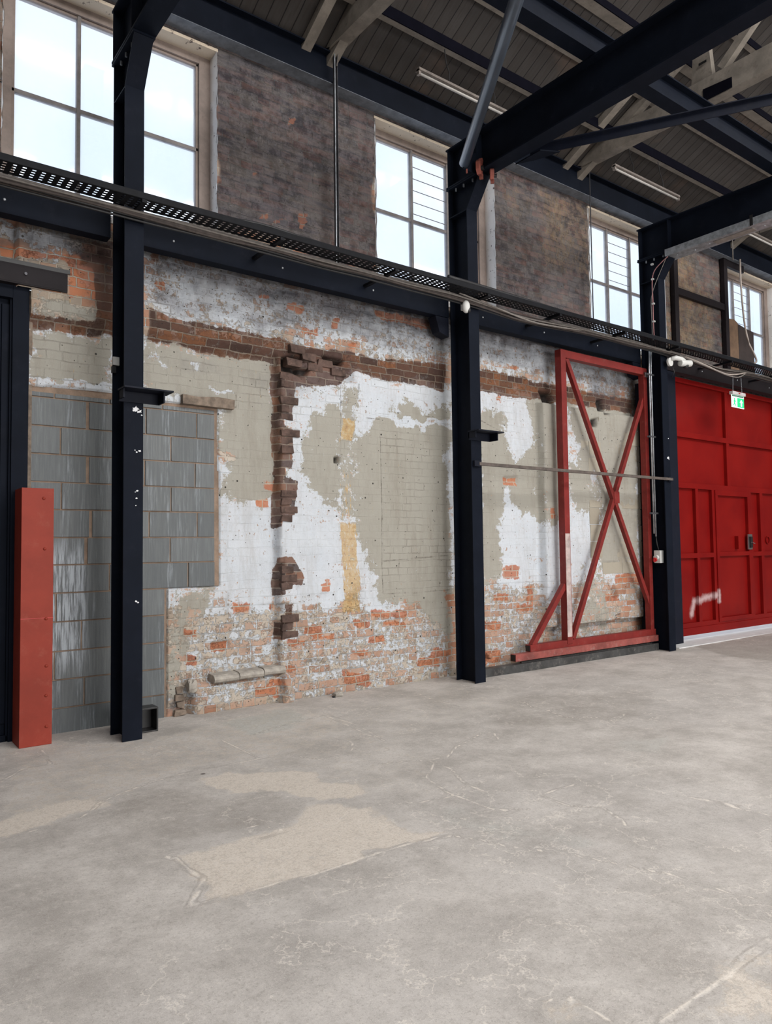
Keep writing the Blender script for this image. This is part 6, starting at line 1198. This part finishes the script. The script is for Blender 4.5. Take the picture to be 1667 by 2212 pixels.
# ================================================================== EXIT SIGN
M['sign_white'] = NT('lit_sign_white').set(color=(0.75, 0.95, 0.88), rough=0.3, emit=(0.70, 1.0, 0.90), estr=0.55)
M['sign_green'] = NT('lit_sign_green').set(color=(0.02, 0.45, 0.16), rough=0.3, emit=(0.01, 0.62, 0.20), estr=0.6)
M['sign_body'] = simple('grey_sign_housing', (0.55, 0.52, 0.52), 0.4, var=.05)
r = thing('exit_sign', (11.56, 5.95, 3.67), 'hanging green and white illuminated exit sign with a running figure and an arrow', 'sign')
x0, x1 = 11.37, 11.75
MB().box(x0 - .012, x1 + .012, 5.925, 5.985, 3.865, 3.915).build('housing', 'sign_body', r, bevel=.006)
MB().box(x0, x1, 5.953, 5.962, 3.665, 3.868).build('panel', 'sign_white', r)
MB().box(x0 + .17, x1 - .008, 5.949, 5.953, 3.678, 3.825).build('green_field', 'sign_green', r)
yy0, yy1 = 5.946, 5.949
# arrow pointing up
MB().prism([(11.655, 3.805), (11.605, 3.755), (11.635, 3.755), (11.635, 3.695), (11.675, 3.695), (11.675, 3.755), (11.705, 3.755)], 'y', yy0, yy1).build('arrow', 'sign_white', r)
# running figure and doorway in green on the white part
g = MB(); g.prism(circle(11.455, 3.800, .014, 12), 'y', 5.949, 5.953)
g.prism([(11.445, 3.785), (11.470, 3.780), (11.462, 3.735), (11.437, 3.738)], 'y', 5.949, 5.953)
g.prism([(11.440, 3.742), (11.458, 3.738), (11.490, 3.712), (11.482, 3.685), (11.472, 3.688), (11.474, 3.706)], 'y', 5.949, 5.953)
g.prism([(11.440, 3.742), (11.456, 3.735), (11.436, 3.700), (11.408, 3.698), (11.408, 3.708), (11.428, 3.712)], 'y', 5.949, 5.953)
g.prism([(11.468, 3.782), (11.498, 3.762), (11.494, 3.754), (11.466, 3.768)], 'y', 5.949, 5.953); g.prism([(11.446, 3.784), (11.420, 3.762), (11.426, 3.756), (11.450, 3.770)], 'y', 5.949, 5.953)
g.build('running_figure', 'sign_green', r)
MB().box(11.38, 11.74, 5.952, 5.9528, 3.838, 3.862).build('top_band', simple('grey_green_band', (0.12, 0.22, 0.18), .4), r)
MB().box(11.535, 11.585, 5.922, 5.926, 3.885, 3.900).build('status_light', 'red_plastic', r)
for xa, xb in ((11.42, 11.44), (11.70, 11.68)):
    ch = MB(); n = 16
    for k in range(n):
        t = k / n; z = 3.915 + (4.235 - 3.915) * t; x = xa + (xb - xa) * t
        if k % 2: ch.box(x - .006, x + .006, 5.953, 5.957, z, z + .022)
        else: ch.box(x - .002, x + .002, 5.949, 5.961, z, z + .022)
    ch.build('chain', 'galv', r)
MB().box(11.40, 11.72, 5.92, 5.98, 4.225, 4.25).build('hanger', 'black', r)

# lump of concrete on the floor and small rubble
o = MB().lump((4.17, 6.38, .022), .060, .045, .032, 3, .5).build('stone_fragment', 'stone', None, smooth=False); tag(o, 'small grey lump of broken concrete on the floor at the foot of the wall', 'stone')
o = MB().lump((4.10, 6.345, .010), .020, .015, .012, 6, .5).build('stone_fragment', 'black', None); tag(o, 'tiny black fragment beside the grey concrete lump', 'stone')
for k, (x, z, w_) in enumerate([(5.98, .115, .10), (6.12, .105, .09), (6.02, .20, .08), (6.26, .11, .11), (6.38, .19, .07)]):
    MB().lump((x, 6.43, z), w_ * .6, .05, .045, k + 9, .4).build('crumbling_brick', 'crumbled' if 'crumbled' in M else M.setdefault('crumbled', simple('crumbling_orange_brick', (0.42, 0.20, 0.12), .9, var=.35, scale=14, bump=.6)), wall)
bpy.context.view_layer.update()
